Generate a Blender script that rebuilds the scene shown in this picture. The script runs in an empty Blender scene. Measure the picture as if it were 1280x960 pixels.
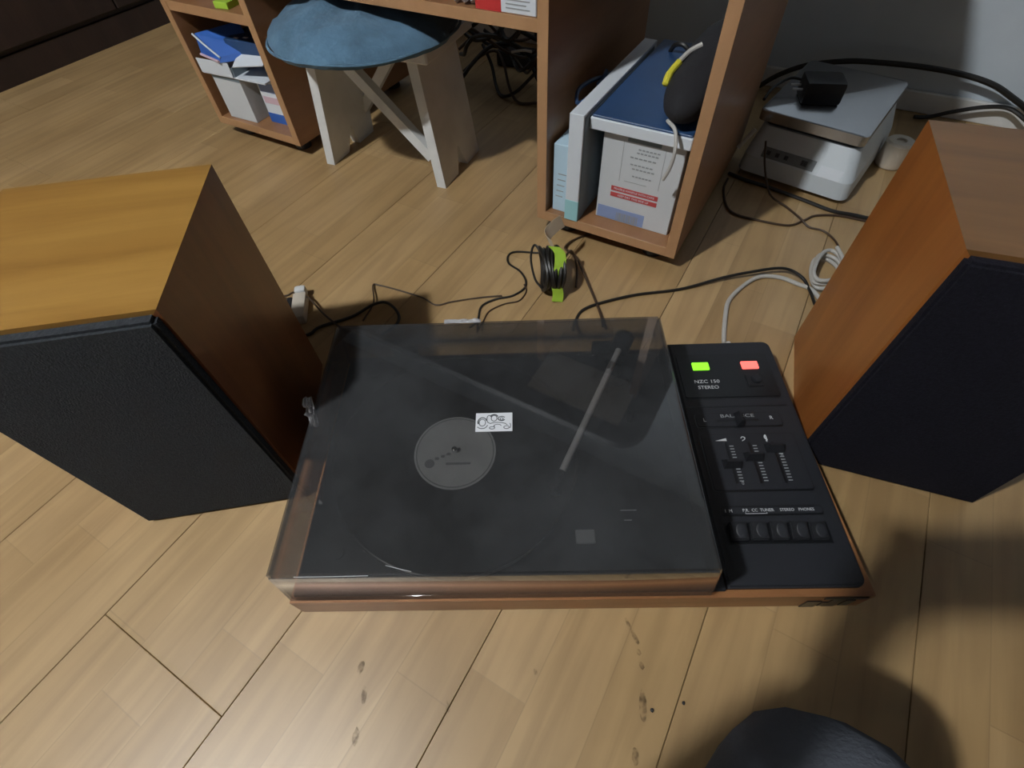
import bpy, bmesh, math, random
from mathutils import Vector, Matrix, noise
random.seed(7)
R = math.radians
SC = bpy.context.scene
COL = SC.collection

# ------------------------------------------------------------------ camera, light, exposure
cam_d = bpy.data.cameras.new('camera'); cam = bpy.data.objects.new('camera', cam_d); COL.objects.link(cam)
F_PX, PITCH, ROLL, YAW = 622.7, 0.93247, -0.06869, R(33.0)      # metres; the room's own axes are the world axes
cam_d.sensor_width = 36; cam_d.lens = F_PX/1280*36; cam_d.clip_start = 0.01
fwd = Vector((0, math.cos(PITCH), -math.sin(PITCH))); rt = Vector((1, 0, 0)); up = rt.cross(fwd)
r2 = math.cos(ROLL)*rt + math.sin(ROLL)*up; u2 = -math.sin(ROLL)*rt + math.cos(ROLL)*up
cm = Matrix((r2, u2, -fwd)).transposed().to_4x4()
cam.matrix_world = Matrix.Translation((0.396, -0.741, 0.62)) @ Matrix.Rotation(YAW, 4, 'Z') @ cm
SC.camera = cam
SC.view_settings.view_transform = 'Standard'; SC.view_settings.look = 'None'
SC.view_settings.gamma = 1; SC.view_settings.use_curve_mapping = False
SC.view_settings.exposure = 0.0
w = bpy.data.worlds.new('world'); SC.world = w; w.use_nodes = True
w.node_tree.nodes['Background'].inputs[0].default_value = (0.5, 0.55, 0.6, 1)
w.node_tree.nodes['Background'].inputs[1].default_value = 0.05
LAMP = (-0.47, -1.71, 2.28)
ld = bpy.data.lights.new('ceiling_bulb', 'POINT'); ld.energy = 172; ld.shadow_soft_size = 0.05; ld.color = (0.96, 0.985, 1.0)
lo = bpy.data.objects.new('ceiling_bulb', ld); COL.objects.link(lo); lo.location = LAMP

# ------------------------------------------------------------------ materials
def mat(name, color, rough=0.5, metal=0.0, spec=0.5, emit=None, estr=0, noise_amt=0.0, noise_scale=30, bump=0.0, bump_scale=80, sheen=0, coat=0):
    m = bpy.data.materials.new(name); m.use_nodes = True
    nt = m.node_tree; b = nt.nodes['Principled BSDF']
    c = (*color, 1)
    b.inputs['Base Color'].default_value = c; b.inputs['Roughness'].default_value = rough
    b.inputs['Metallic'].default_value = metal; b.inputs['Specular IOR Level'].default_value = spec
    if coat: b.inputs['Coat Weight'].default_value = coat; b.inputs['Coat Roughness'].default_value = 0.15
    if sheen: b.inputs['Sheen Weight'].default_value = sheen
    if emit:
        b.inputs['Emission Color'].default_value = (*emit, 1); b.inputs['Emission Strength'].default_value = estr
    tc = nt.nodes.new('ShaderNodeTexCoord')
    if noise_amt:
        n = nt.nodes.new('ShaderNodeTexNoise'); n.inputs['Scale'].default_value = noise_scale; n.inputs['Detail'].default_value = 5
        nt.links.new(tc.outputs['Object'], n.inputs['Vector'])
        r = nt.nodes.new('ShaderNodeValToRGB')
        r.color_ramp.elements[0].position = 0.3; r.color_ramp.elements[1].position = 0.7
        r.color_ramp.elements[0].color = tuple(v*(1-noise_amt) for v in color)+(1,)
        r.color_ramp.elements[1].color = tuple(min(1, v*(1+noise_amt)) for v in color)+(1,)
        nt.links.new(n.outputs['Fac'], r.inputs['Fac']); nt.links.new(r.outputs['Color'], b.inputs['Base Color'])
    if bump:
        n2 = nt.nodes.new('ShaderNodeTexNoise'); n2.inputs['Scale'].default_value = bump_scale; n2.inputs['Detail'].default_value = 4
        nt.links.new(tc.outputs['Object'], n2.inputs['Vector'])
        bp = nt.nodes.new('ShaderNodeBump'); bp.inputs['Strength'].default_value = bump; bp.inputs['Distance'].default_value = 0.002
        nt.links.new(n2.outputs['Fac'], bp.inputs['Height']); nt.links.new(bp.outputs['Normal'], b.inputs['Normal'])
    return m

def wood(name, dark, mid, light, scale=(3, 40, 40), rough=0.35, coat=0.3, spec=0.5):
    """streaky veneer; the grain runs along the axis with the smallest scale"""
    m = bpy.data.materials.new(name); m.use_nodes = True
    nt = m.node_tree; b = nt.nodes['Principled BSDF']
    tc = nt.nodes.new('ShaderNodeTexCoord'); mp = nt.nodes.new('ShaderNodeMapping'); mp.inputs['Scale'].default_value = scale
    nt.links.new(tc.outputs['Object'], mp.inputs['Vector'])
    n = nt.nodes.new('ShaderNodeTexNoise'); n.inputs['Scale'].default_value = 1; n.inputs['Detail'].default_value = 6; n.inputs['Roughness'].default_value = 0.6
    n.inputs['Distortion'].default_value = 0.6
    nt.links.new(mp.outputs['Vector'], n.inputs['Vector'])
    r = nt.nodes.new('ShaderNodeValToRGB'); e = r.color_ramp.elements
    e[0].position = 0.3; e[0].color = (*dark, 1); e[1].position = 0.72; e[1].color = (*light, 1)
    x = e.new(0.5); x.color = (*mid, 1)
    nt.links.new(n.outputs['Fac'], r.inputs['Fac']); nt.links.new(r.outputs['Color'], b.inputs['Base Color'])
    b.inputs['Roughness'].default_value = rough; b.inputs['Coat Weight'].default_value = coat; b.inputs['Coat Roughness'].default_value = 0.2
    b.inputs['Specular IOR Level'].default_value = spec
    return m

def floor_material():
    """three-strip laminate: colour varies by strip (world position), fine grain along y, scuffs"""
    m = bpy.data.materials.new('laminate_floor'); m.use_nodes = True
    nt = m.node_tree; L = nt.links; N = nt.nodes; b = N['Principled BSDF']
    g = N.new('ShaderNodeNewGeometry'); s = N.new('ShaderNodeSeparateXYZ'); L.new(g.outputs['Position'], s.inputs[0])
    def mth(op, a, v=None, v2=None):
        n = N.new('ShaderNodeMath'); n.operation = op
        if isinstance(a, (int, float)): n.inputs[0].default_value = a
        else: L.new(a, n.inputs[0])
        if v is not None:
            if isinstance(v, (int, float)): n.inputs[1].default_value = v
            else: L.new(v, n.inputs[1])
        return n.outputs[0]
    xs = mth('DIVIDE', mth('ADD', s.outputs['X'], 0.113+20*0.20517), 0.20517/3)
    strip = mth('FLOOR', xs)
    off = mth('MULTIPLY', mth('FRACT', mth('MULTIPLY', mth('SINE', mth('MULTIPLY', strip, 12.9898)), 43758.5)), 0.42)
    ys = mth('DIVIDE', mth('ADD', mth('ADD', s.outputs['Y'], 5.0), off), 0.42)
    row = mth('FLOOR', ys)
    cv = N.new('ShaderNodeCombineXYZ'); L.new(strip, cv.inputs[0]); L.new(row, cv.inputs[1])
    wn = N.new('ShaderNodeTexWhiteNoise'); wn.noise_dimensions = '2D'; L.new(cv.outputs[0], wn.inputs['Vector'])
    rp = N.new('ShaderNodeValToRGB'); e = rp.color_ramp.elements
    e[0].position = 0; e[0].color = (0.375, 0.248, 0.112, 1); e[1].position = 1; e[1].color = (0.445, 0.305, 0.148, 1)
    x = e.new(0.5); x.color = (0.405, 0.27, 0.122, 1)
    L.new(wn.outputs['Value'], rp.inputs['Fac'])
    # grain
    gv = N.new('ShaderNodeCombineXYZ')
    L.new(mth('MULTIPLY', s.outputs['X'], 42), gv.inputs[0]); L.new(mth('MULTIPLY', s.outputs['Y'], 3.2), gv.inputs[1]); L.new(mth('MULTIPLY', strip, 3.7), gv.inputs[2])
    gn = N.new('ShaderNodeTexNoise'); gn.inputs['Scale'].default_value = 1; gn.inputs['Detail'].default_value = 6; gn.inputs['Distortion'].default_value = 0.8
    L.new(gv.outputs[0], gn.inputs['Vector'])
    gr = N.new('ShaderNodeValToRGB'); e = gr.color_ramp.elements
    e[0].position = 0.28; e[0].color = (0.74, 0.70, 0.66, 1); e[1].position = 0.62; e[1].color = (1.05, 1.05, 1.05, 1)
    L.new(gn.outputs['Fac'], gr.inputs['Fac'])
    mx = N.new('ShaderNodeMix'); mx.data_type = 'RGBA'; mx.blend_type = 'MULTIPLY'; mx.inputs['Factor'].default_value = 0.85
    L.new(rp.outputs['Color'], mx.inputs[6]); L.new(gr.outputs['Color'], mx.inputs[7])
    # strip joint lines
    fx = mth('FRACT', xs); ln = mth('LESS_THAN', mth('MINIMUM', fx, mth('SUBTRACT', 1.0, fx)), 0.010)
    fy = mth('FRACT', ys); ln2 = mth('LESS_THAN', fy, 0.0035)
    lm = mth('MULTIPLY', mth('MAXIMUM', ln, ln2), 0.22)
    mx2 = N.new('ShaderNodeMix'); mx2.data_type = 'RGBA'; L.new(lm, mx2.inputs['Factor'])
    L.new(mx.outputs[2], mx2.inputs[6]); mx2.inputs[7].default_value = (0.12, 0.07, 0.03, 1)
    # cloudy wear
    cn = N.new('ShaderNodeTexNoise'); cn.inputs['Scale'].default_value = 5; cn.inputs['Detail'].default_value = 4; L.new(g.outputs['Position'], cn.inputs['Vector'])
    cr = N.new('ShaderNodeValToRGB'); cr.color_ramp.elements[0].position = 0.35; cr.color_ramp.elements[0].color = (0.86, 0.84, 0.82, 1); cr.color_ramp.elements[1].position = 0.65; cr.color_ramp.elements[1].color = (1.06, 1.06, 1.06, 1)
    L.new(cn.outputs['Fac'], cr.inputs['Fac'])
    mx3 = N.new('ShaderNodeMix'); mx3.data_type = 'RGBA'; mx3.blend_type = 'MULTIPLY'; mx3.inputs['Factor'].default_value = 0.8
    L.new(mx2.outputs[2], mx3.inputs[6]); L.new(cr.outputs['Color'], mx3.inputs[7])
    L.new(mx3.outputs[2], b.inputs['Base Color'])
    rr = N.new('ShaderNodeMapRange'); L.new(cn.outputs['Fac'], rr.inputs[0]); rr.inputs[3].default_value = 0.36; rr.inputs[4].default_value = 0.48
    L.new(rr.outputs[0], b.inputs['Roughness'])
    b.inputs['Specular IOR Level'].default_value = 0.75
    return m

def acrylic():
    """smoky see-through dust cover with a thin film of dust"""
    m = bpy.data.materials.new('smoky_acrylic'); m.use_nodes = True
    nt = m.node_tree; N = nt.nodes; L = nt.links; N.remove(N['Principled BSDF'])
    out = N['Material Output']
    tr = N.new('ShaderNodeBsdfTransparent'); tr.inputs[0].default_value = (0.70, 0.69, 0.68, 1)
    gl = N.new('ShaderNodeBsdfGlossy'); gl.inputs['Roughness'].default_value = 0.035; gl.inputs[0].default_value = (0.95, 0.97, 1, 1)
    lw = N.new('ShaderNodeLayerWeight'); lw.inputs[0].default_value = 0.5
    pw = N.new('ShaderNodeMath'); pw.operation = 'POWER'; L.new(lw.outputs['Facing'], pw.inputs[0]); pw.inputs[1].default_value = 5
    fr = N.new('ShaderNodeMath'); fr.operation = 'MULTIPLY_ADD'; L.new(pw.outputs[0], fr.inputs[0]); fr.inputs[1].default_value = 0.91; fr.inputs[2].default_value = 0.085
    m1 = N.new('ShaderNodeMixShader'); L.new(fr.outputs[0], m1.inputs[0]); L.new(tr.outputs[0], m1.inputs[1]); L.new(gl.outputs[0], m1.inputs[2])
    df = N.new('ShaderNodeBsdfDiffuse'); df.inputs[0].default_value = (0.62, 0.66, 0.70, 1)
    tc = N.new('ShaderNodeTexCoord'); n = N.new('ShaderNodeTexNoise'); n.inputs['Scale'].default_value = 7; n.inputs['Detail'].default_value = 8; n.inputs['Roughness'].default_value = 0.7
    L.new(tc.outputs['Object'], n.inputs['Vector'])
    mr = N.new('ShaderNodeMapRange'); L.new(n.outputs['Fac'], mr.inputs[0]); mr.inputs[1].default_value = 0.3; mr.inputs[2].default_value = 0.75
    mr.inputs[3].default_value = 0.014; mr.inputs[4].default_value = 0.06
    m2 = N.new('ShaderNodeMixShader'); L.new(mr.outputs[0], m2.inputs[0]); L.new(m1.outputs[0], m2.inputs[1]); L.new(df.outputs[0], m2.inputs[2])
    L.new(m2.outputs[0], out.inputs['Surface'])
    return m

M = dict(
    floor=floor_material(),
    gap=mat('joint_dark', (0.10, 0.06, 0.03), 0.9),
    wall=mat('painted_wall', (0.56, 0.63, 0.69), 0.85, noise_amt=0.05, noise_scale=6, bump=0.15, bump_scale=60),
    ceiling=mat('ceiling_paint', (0.30, 0.31, 0.32), 0.9),
    wall_far=mat('papered_wall', (0.20, 0.21, 0.23), 0.9, noise_amt=0.1, noise_scale=5),
    wardrobe=wood('dark_wardrobe_wood', (0.012, 0.006, 0.005), (0.02, 0.010, 0.008), (0.03, 0.015, 0.011), (25, 25, 2), 0.5, 0.1),
    desk=wood('desk_beech', (0.24, 0.115, 0.048), (0.275, 0.135, 0.058), (0.31, 0.155, 0.068), (30, 4, 30), 0.42, 0.1),
    desk_top=mat('dark_desktop', (0.018, 0.021, 0.028), 0.5),
    desk_edge=wood('desk_edge_band', (0.36, 0.20, 0.095), (0.39, 0.22, 0.107), (0.42, 0.24, 0.12), (20, 20, 4), 0.45, 0.05),
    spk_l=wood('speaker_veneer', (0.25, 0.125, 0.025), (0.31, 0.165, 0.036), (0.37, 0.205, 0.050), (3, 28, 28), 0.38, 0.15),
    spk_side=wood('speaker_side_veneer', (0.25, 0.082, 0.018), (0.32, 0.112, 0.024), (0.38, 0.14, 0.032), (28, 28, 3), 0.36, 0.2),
    spk_shaded=wood('speaker_side_shaded', (0.13, 0.043, 0.016), (0.17, 0.058, 0.020), (0.21, 0.075, 0.026), (28, 28, 3), 0.36, 0.2),  # side veneer darkened: shade of the side turned from the lamp
    spk_top_shaded=wood('speaker_veneer_shaded', (0.125, 0.058, 0.016), (0.16, 0.075, 0.021), (0.195, 0.095, 0.028), (3, 28, 28), 0.42, 0.1),  # top veneer darkened: weaker light on the right speaker put into the colour
    grille=mat('grille_cloth', (0.028, 0.032, 0.038), 0.9, noise_amt=0.25, noise_scale=300, bump=0.6, bump_scale=600, spec=0.2),
    grille_shaded=mat('grille_cloth_shaded', (0.010, 0.010, 0.016), 0.95, noise_amt=0.25, noise_scale=300, bump=0.6, bump_scale=600, spec=0.15),  # same cloth darkened: shadow over the right speaker's front is in the colour
    black=mat('black_plastic', (0.012, 0.013, 0.016), 0.42, bump=0.1, bump_scale=900),
    panel=mat('black_panel', (0.016, 0.018, 0.023), 0.5, noise_amt=0.08, noise_scale=20),
    recess=mat('recessed_black', (0.008, 0.009, 0.011), 0.3),
    rubber=mat('black_rubber', (0.015, 0.015, 0.015), 0.6),
    plinth=wood('plinth_veneer', (0.22, 0.095, 0.035), (0.29, 0.13, 0.05), (0.35, 0.165, 0.065), (3, 40, 40), 0.4, 0.1),
    white_print=mat('white_print', (0.62, 0.64, 0.66), 0.6),
    grey_print=mat('grey_print', (0.30, 0.32, 0.33), 0.6),
    lampgreen=mat('green_indicator', (0.1, 0.6, 0.02), 0.4, emit=(0.30, 1.0, 0.03), estr=1.15),
    lampred=mat('red_indicator', (0.6, 0.05, 0.05), 0.4, emit=(1.0, 0.16, 0.13), estr=1.5),
    record=mat('vinyl', (0.012, 0.012, 0.014), 0.3),
    label=mat('record_label', (0.50, 0.53, 0.54), 0.7, noise_amt=0.10, noise_scale=40),
    label2=mat('label_dark_print', (0.22, 0.24, 0.25), 0.7),
    alu=mat('brushed_aluminium', (0.72, 0.73, 0.74), 0.3, metal=0.9),
    armgrey=mat('satin_grey_tube', (0.75, 0.77, 0.78), 0.45, metal=0.2),
    chrome=mat('chrome', (0.85, 0.85, 0.86), 0.15, metal=1.0),
    steel=mat('weighing_plate_steel', (0.50, 0.52, 0.55), 0.25, metal=0.95),
    acrylic=acrylic(),
    sticker=mat('sticker_paper', (0.80, 0.82, 0.86), 0.6),
    ink=mat('sticker_ink', (0.10, 0.11, 0.12), 0.7),
    white_paint=mat('chipped_white_paint', (0.70, 0.71, 0.70), 0.5, noise_amt=0.10, noise_scale=14, bump=0.3, bump_scale=120),
    denim=mat('blue_cloth', (0.075, 0.155, 0.235), 0.95, noise_amt=0.22, noise_scale=22, bump=0.7, bump_scale=90, sheen=0.1),
    carton=mat('white_carton', (0.68, 0.73, 0.78), 0.6, noise_amt=0.03, noise_scale=10),
    carton_grey=mat('grey_white_carton', (0.60, 0.63, 0.65), 0.6, noise_amt=0.04, noise_scale=10),
    carton_dark=mat('carton_inside_shadow_grey', (0.20, 0.25, 0.28), 0.8),  # also colours the painted shadow strip on the striped box
    lightblue=mat('pale_blue_carton', (0.50, 0.68, 0.80), 0.6),
    turquoise=mat('turquoise_print', (0.33, 0.62, 0.66), 0.6),
    navy=mat('dark_blue_cover', (0.022, 0.060, 0.150), 0.42, noise_amt=0.1, noise_scale=12),
    blue=mat('blue_print', (0.03, 0.12, 0.45), 0.5),
    bluegrey=mat('periwinkle_print', (0.25, 0.33, 0.55), 0.6),
    redp=mat('red_print', (0.50, 0.07, 0.07), 0.6),
    redbox=mat('red_carton', (0.50, 0.03, 0.03), 0.55),
    pink=mat('pink_print', (0.62, 0.45, 0.52), 0.6),
    yellow=mat('yellow_tab', (0.65, 0.60, 0.05), 0.5),
    green=mat('lime_card', (0.36, 0.58, 0.05), 0.6),
    card=mat('brown_card', (0.55, 0.46, 0.33), 0.8),
    bag=mat('black_nylon', (0.010, 0.010, 0.013), 0.85, bump=0.5, bump_scale=60),
    scale_body=mat('off_white_plastic', (0.60, 0.66, 0.70), 0.45),
    scale_dark=mat('grey_display', (0.16, 0.18, 0.19), 0.3),
    cable=mat('black_cable', (0.012, 0.011, 0.010), 0.45),
    brown_cable=mat('dark_brown_cable', (0.05, 0.028, 0.015), 0.5),
    white_cable=mat('grey_white_cable', (0.50, 0.49, 0.46), 0.45),
    ivory=mat('ivory_plastic', (0.60, 0.54, 0.45), 0.4),
    tape=mat('clear_tape', (0.45, 0.45, 0.47), 0.15, bump=0.8, bump_scale=200, spec=0.9),
    trouser=mat('dark_grey_trousers', (0.075, 0.083, 0.10), 0.95, noise_amt=0.1, noise_scale=25, bump=0.4, bump_scale=300, spec=0.15),
    jumper=mat('dark_jumper', (0.035, 0.037, 0.045), 0.9, noise_amt=0.1, noise_scale=30),
    skin=mat('skin', (0.55, 0.34, 0.25), 0.5, noise_amt=0.04, noise_scale=20),
    hair=mat('dark_hair', (0.02, 0.014, 0.01), 0.5),
    eye=mat('eye_white', (0.8, 0.8, 0.78), 0.2),
    shoe=mat('black_shoe', (0.015, 0.015, 0.016), 0.5),
    shade=mat('lamp_shade_metal', (0.35, 0.34, 0.32), 0.5),
    added_bright=mat('added_panel_pale', (0.70, 0.76, 0.84), 0.5),  # for the added panel under the desktop, pale to mirror brightly
)

# ------------------------------------------------------------------ geometry helpers
def link(name, me, m, parent=None, loc=(0, 0, 0), rot=(0, 0, 0)):
    o = bpy.data.objects.new(name, me); COL.objects.link(o)
    if m is not None: me.materials.append(M[m] if isinstance(m, str) else m)
    o.location = loc; o.rotation_euler = rot
    if parent: o.parent = parent
    return o
def obj(name, bm, m, parent=None, loc=(0, 0, 0), rot=(0, 0, 0), smooth=False):
    me = bpy.data.meshes.new(name); bmesh.ops.recalc_face_normals(bm, faces=bm.faces); bm.to_mesh(me); bm.free()
    if smooth:
        for p in me.polygons: p.use_smooth = True
        try: me.set_sharp_from_angle(angle=R(40))
        except Exception: pass
    return link(name, me, m, parent, loc, rot)
def thing(name, label, cat, loc=(0, 0, 0), rz=0, group=None):
    o = bpy.data.objects.new(name, None); COL.objects.link(o); o.empty_display_size = 0.05
    o.location = loc; o.rotation_euler = (0, 0, rz); o['label'] = label; o['category'] = cat
    if group: o['group'] = group
    return o
def tag(o, label, cat, group=None):
    o['label'] = label; o['category'] = cat
    if group: o['group'] = group
    return o
def struct(o): o['kind'] = 'structure'; return o

def add_box(bm, x0, x1, y0, y1, z0, z1, bev=0.0, seg=1):
    r = bmesh.ops.create_cube(bm, size=1); vs = r['verts']
    for v in vs:
        v.co = Vector(((x0+x1)/2+v.co.x*(x1-x0), (y0+y1)/2+v.co.y*(y1-y0), (z0+z1)/2+v.co.z*(z1-z0)))
    if bev:
        es = list({e for v in vs for e in v.link_edges})
        bmesh.ops.bevel(bm, geom=es, offset=bev, segments=seg, affect='EDGES', profile=0.6)
    return bm
def bx(x0, x1, y0, y1, z0, z1, bev=0.0, seg=1):
    return add_box(bmesh.new(), x0, x1, y0, y1, z0, z1, bev, seg)
def add_cyl(bm, c, r, h, seg=32, r2=None, axis='Z', bev=0):
    m = Matrix.Translation(c)
    if axis == 'X': m = m @ Matrix.Rotation(math.pi/2, 4, 'Y')
    if axis == 'Y': m = m @ Matrix.Rotation(-math.pi/2, 4, 'X')
    r_ = bmesh.ops.create_cone(bm, cap_ends=True, segments=seg, radius1=r, radius2=r if r2 is None else r2, depth=h, matrix=m)
    if bev:
        es = [e for e in {e for v in r_['verts'] for e in v.link_edges} if any(len(f.verts) > 4 for f in e.link_faces)]
        bmesh.ops.bevel(bm, geom=es, offset=bev, segments=2, affect='EDGES')
    return bm
def cyl(*a, **k): return add_cyl(bmesh.new(), *a, **k)
def add_prism(bm, pts, z0, z1):
    """closed plan polygon pts extruded from z0 to z1"""
    lo_ = [bm.verts.new((x, y, z0)) for x, y in pts]; hi = [bm.verts.new((x, y, z1)) for x, y in pts]
    n = len(pts)
    bm.faces.new(lo_[::-1]); bm.faces.new(hi)
    for i in range(n): bm.faces.new((lo_[i], lo_[(i+1) % n], hi[(i+1) % n], hi[i]))
    return bm
def rrect(x0, x1, y0, y1, r, seg=6, corners=(1, 1, 1, 1)):
    P = []
    for k, (cx, cy, a) in enumerate(((x1-r, y0+r, -90), (x1-r, y1-r, 0), (x0+r, y1-r, 90), (x0+r, y0+r, 180))):
        if corners[k]:
            for i in range(seg+1): P.append((cx+r*math.cos(R(a+90*i/seg)), cy+r*math.sin(R(a+90*i/seg))))
        else: P.append(((x1, y0), (x1, y1), (x0, y1), (x0, y0))[k])
    return P
def catmull(P, n=8):
    P = [Vector(p) for p in P]; out = []
    Q = [2*P[0]-P[1]]+P+[2*P[-1]-P[-2]]
    for i in range(1, len(Q)-2):
        a, b, c, d = Q[i-1:i+3]
        for k in range(n):
            t = k/n
            out.append(0.5*((2*b)+(c-a)*t+(2*a-5*b+4*c-d)*t*t+(3*b-3*c+d-a)*t**3))
    out.append(P[-1]); return out
def add_tube(bm, P, r, seg=8, smooth=8):
    pts = catmull(P, smooth) if smooth and len(P) > 2 else [Vector(p) for p in P]
    rings = []; prev = None; n = len(pts)
    for i, p in enumerate(pts):
        t = (pts[min(i+1, n-1)]-pts[max(i-1, 0)]).normalized()
        if prev is None:
            a = Vector((0, 0, 1)) if abs(t.z) < 0.9 else Vector((1, 0, 0)); u = t.cross(a).normalized()
        else:
            u = (prev-t*prev.dot(t)).normalized()
        prev = u; v = t.cross(u); rr = r[min(i, len(r)-1)] if isinstance(r, list) else r
        rings.append([bm.verts.new(p+rr*(math.cos(2*math.pi*k/seg)*u+math.sin(2*math.pi*k/seg)*v)) for k in range(seg)])
    for a, b in zip(rings, rings[1:]):
        for k in range(seg): bm.faces.new((a[k], a[(k+1) % seg], b[(k+1) % seg], b[k]))
    bm.faces.new(rings[0][::-1]); bm.faces.new(rings[-1]); return bm
def tube(P, r, seg=8, smooth=8): return add_tube(bmesh.new(), P, r, seg, smooth)
def add_lathe(bm, prof, c=(0, 0, 0), seg=48):
    rings = []
    for r, z in prof:
        rings.append([bm.verts.new((c[0]+r*math.cos(2*math.pi*k/seg), c[1]+r*math.sin(2*math.pi*k/seg), c[2]+z)) for k in range(seg)])
    for a, b in zip(rings, rings[1:]):
        for k in range(seg): bm.faces.new((a[k], a[(k+1) % seg], b[(k+1) % seg], b[k]))
    bm.faces.new(rings[0][::-1]); bm.faces.new(rings[-1]); return bm
def text(name, s, size, m, parent, loc, rot=(0, 0, 0), sx=1.0, align='CENTER'):
    cu = bpy.data.curves.new(name, 'FONT'); cu.body = s; cu.size = size; cu.align_x = align; cu.align_y = 'CENTER'; cu.extrude = 0.00012
    cu.resolution_u = 3
    t = bpy.data.objects.new(name, cu); COL.objects.link(t); dg = bpy.context.evaluated_depsgraph_get()
    me = bpy.data.meshes.new_from_object(t.evaluated_get(dg)); bpy.data.objects.remove(t); bpy.data.curves.remove(cu)
    me.name = name; me.materials.clear()
    for v in me.vertices: v.co.x *= sx
    return link(name, me, m, parent, loc, rot)
def plate(name, pts, m, parent, z, t=0.0004):
    return obj(name, add_prism(bmesh.new(), pts, z, z+t), m, parent)

# ------------------------------------------------------------------ the room
X0, X1, Y0, Y1, H = -2.40, 2.80, -3.40, 0.83, 2.62
fl = bpy.data.objects.new('floor', None)
sub = bx(X0, X1, Y0, Y1, -0.03, -0.010); fl = struct(obj('floor', sub, 'gap'))
BW, BL, G = 0.20517, 1.285, 0.0007
plank_mesh = {}
def plank(x0, x1, y0, y1):
    w_, l_ = round(x1-x0, 4), round(y1-y0, 4)
    if (w_, l_) not in plank_mesh:
        b = bx(0, w_, 0, l_, -0.010, 0.0)
        me = bpy.data.meshes.new('plank')
        es = [e for e in b.edges if all(v.co.z > -0.001 for v in e.verts)]
        bmesh.ops.bevel(b, geom=es, offset=0.0006, segments=1, affect='EDGES'); bmesh.ops.recalc_face_normals(b, faces=b.faces)
        b.to_mesh(me); b.free(); me.materials.append(M['floor']); plank_mesh[(w_, l_)] = me
    o = bpy.data.objects.new('plank', plank_mesh[(w_, l_)]); COL.objects.link(o); o.parent = fl; o.location = (x0, y0, 0)
ENDS = {0: -0.88, 1: -0.50, 2: -0.45, 3: -0.20, -1: -0.50, -2: 0.10, -3: 0.22, -4: 0.15, 4: -0.12}
k0 = int(math.floor((X0+0.113)/BW)); k1 = int(math.ceil((X1+0.113)/BW))
for k in range(k0, k1):
    xa = max(X0, -0.113+k*BW); xb = min(X1, -0.113+(k+1)*BW)
    e0 = ENDS.get(k, -0.88+((k*0.43) % 1.0)*BL)
    ys = [Y0]; y = e0
    while y > Y0+BL: y -= BL
    while y < Y0: y += BL
    while y < Y1:
        if y-ys[-1] > 0.01: ys.append(y)
        y += BL
    ys.append(Y1)
    for a, b_ in zip(ys, ys[1:]): plank(xa+G/2, xb-G/2, a+G/2, b_-G/2)
struct(obj('wall_back', bx(X0, X1, Y1, Y1+0.1, 0, H), 'wall'))
struct(obj('wall_front', bx(X0, X1, Y0-0.1, Y0, 0, H), 'wall_far'))
struct(obj('wall_left', bx(X0-0.1, X0, Y0, Y1, 0, H), 'wall_far'))
struct(obj('wall_right', bx(X1, X1+0.1, Y0, Y1, 0, H), 'wall_far'))
struct(obj('ceiling', bx(X0, X1, Y0, Y1, H, H+0.1), 'ceiling'))
struct(obj('baseboard_back', bx(X0, X1, Y1-0.012, Y1, 0, 0.045, 0.002), 'white_paint'))
cl = thing('ceiling_lamp', 'round ceiling lamp behind the camera that lights the room', 'lamp', (LAMP[0], LAMP[1], H), 0)
obj('mount', cyl((0, 0, -0.015), 0.06, 0.03, 32), 'white_paint', cl)
b = bmesh.new(); add_tube(b, [(0, 0, -0.03), (0, 0, -0.20)], 0.006); obj('stem', b, 'white_paint', cl)
b = bmesh.new(); add_lathe(b, [(0.03, -0.20), (0.09, -0.22), (0.15, -0.27), (0.19, -0.36), (0.185, -0.36), (0.145, -0.275), (0.085, -0.23), (0.02, -0.21)]); obj('lamp_shade', b, 'shade', cl, smooth=True)  # unseen shade, shaped wide to keep the bulb's light off the ceiling

stain_m = bpy.data.materials.new('floor_stain'); stain_m.use_nodes = True
_nt = stain_m.node_tree; _b = _nt.nodes['Principled BSDF']; _b.inputs['Base Color'].default_value = (0.05, 0.025, 0.01, 1); _b.inputs['Roughness'].default_value = 0.7
_tc = _nt.nodes.new('ShaderNodeTexCoord'); _n = _nt.nodes.new('ShaderNodeTexNoise'); _n.inputs['Scale'].default_value = 160; _nt.links.new(_tc.outputs['Object'], _n.inputs['Vector'])
_mr = _nt.nodes.new('ShaderNodeMapRange'); _mr.inputs[1].default_value = 0.35; _mr.inputs[2].default_value = 0.75; _mr.inputs[3].default_value = 0.0; _mr.inputs[4].default_value = 0.55
_nt.links.new(_n.outputs['Fac'], _mr.inputs[0]); _nt.links.new(_mr.outputs[0], _b.inputs['Alpha'])
M['stain'] = stain_m
def stain(x0, y0, x1, y1, w_):
    b = bmesh.new(); d = Vector((x1-x0, y1-y0, 0)); L_ = d.length; d.normalize(); n = Vector((-d.y, d.x, 0)); pts = []
    for i in range(20):
        a = i*math.pi/10; k = 1+0.25*noise.noise(Vector((math.cos(a)*2+x0*50, math.sin(a)*2, 0)))
        pts.append(Vector(((x0+x1)/2, (y0+y1)/2, 0.0003))+d*(L_/2+w_/2)*math.cos(a)*k+n*w_/2*math.sin(a)*k)
    b.faces.new([b.verts.new(p) for p in pts]); obj('stain', b, 'stain', fl)
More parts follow.
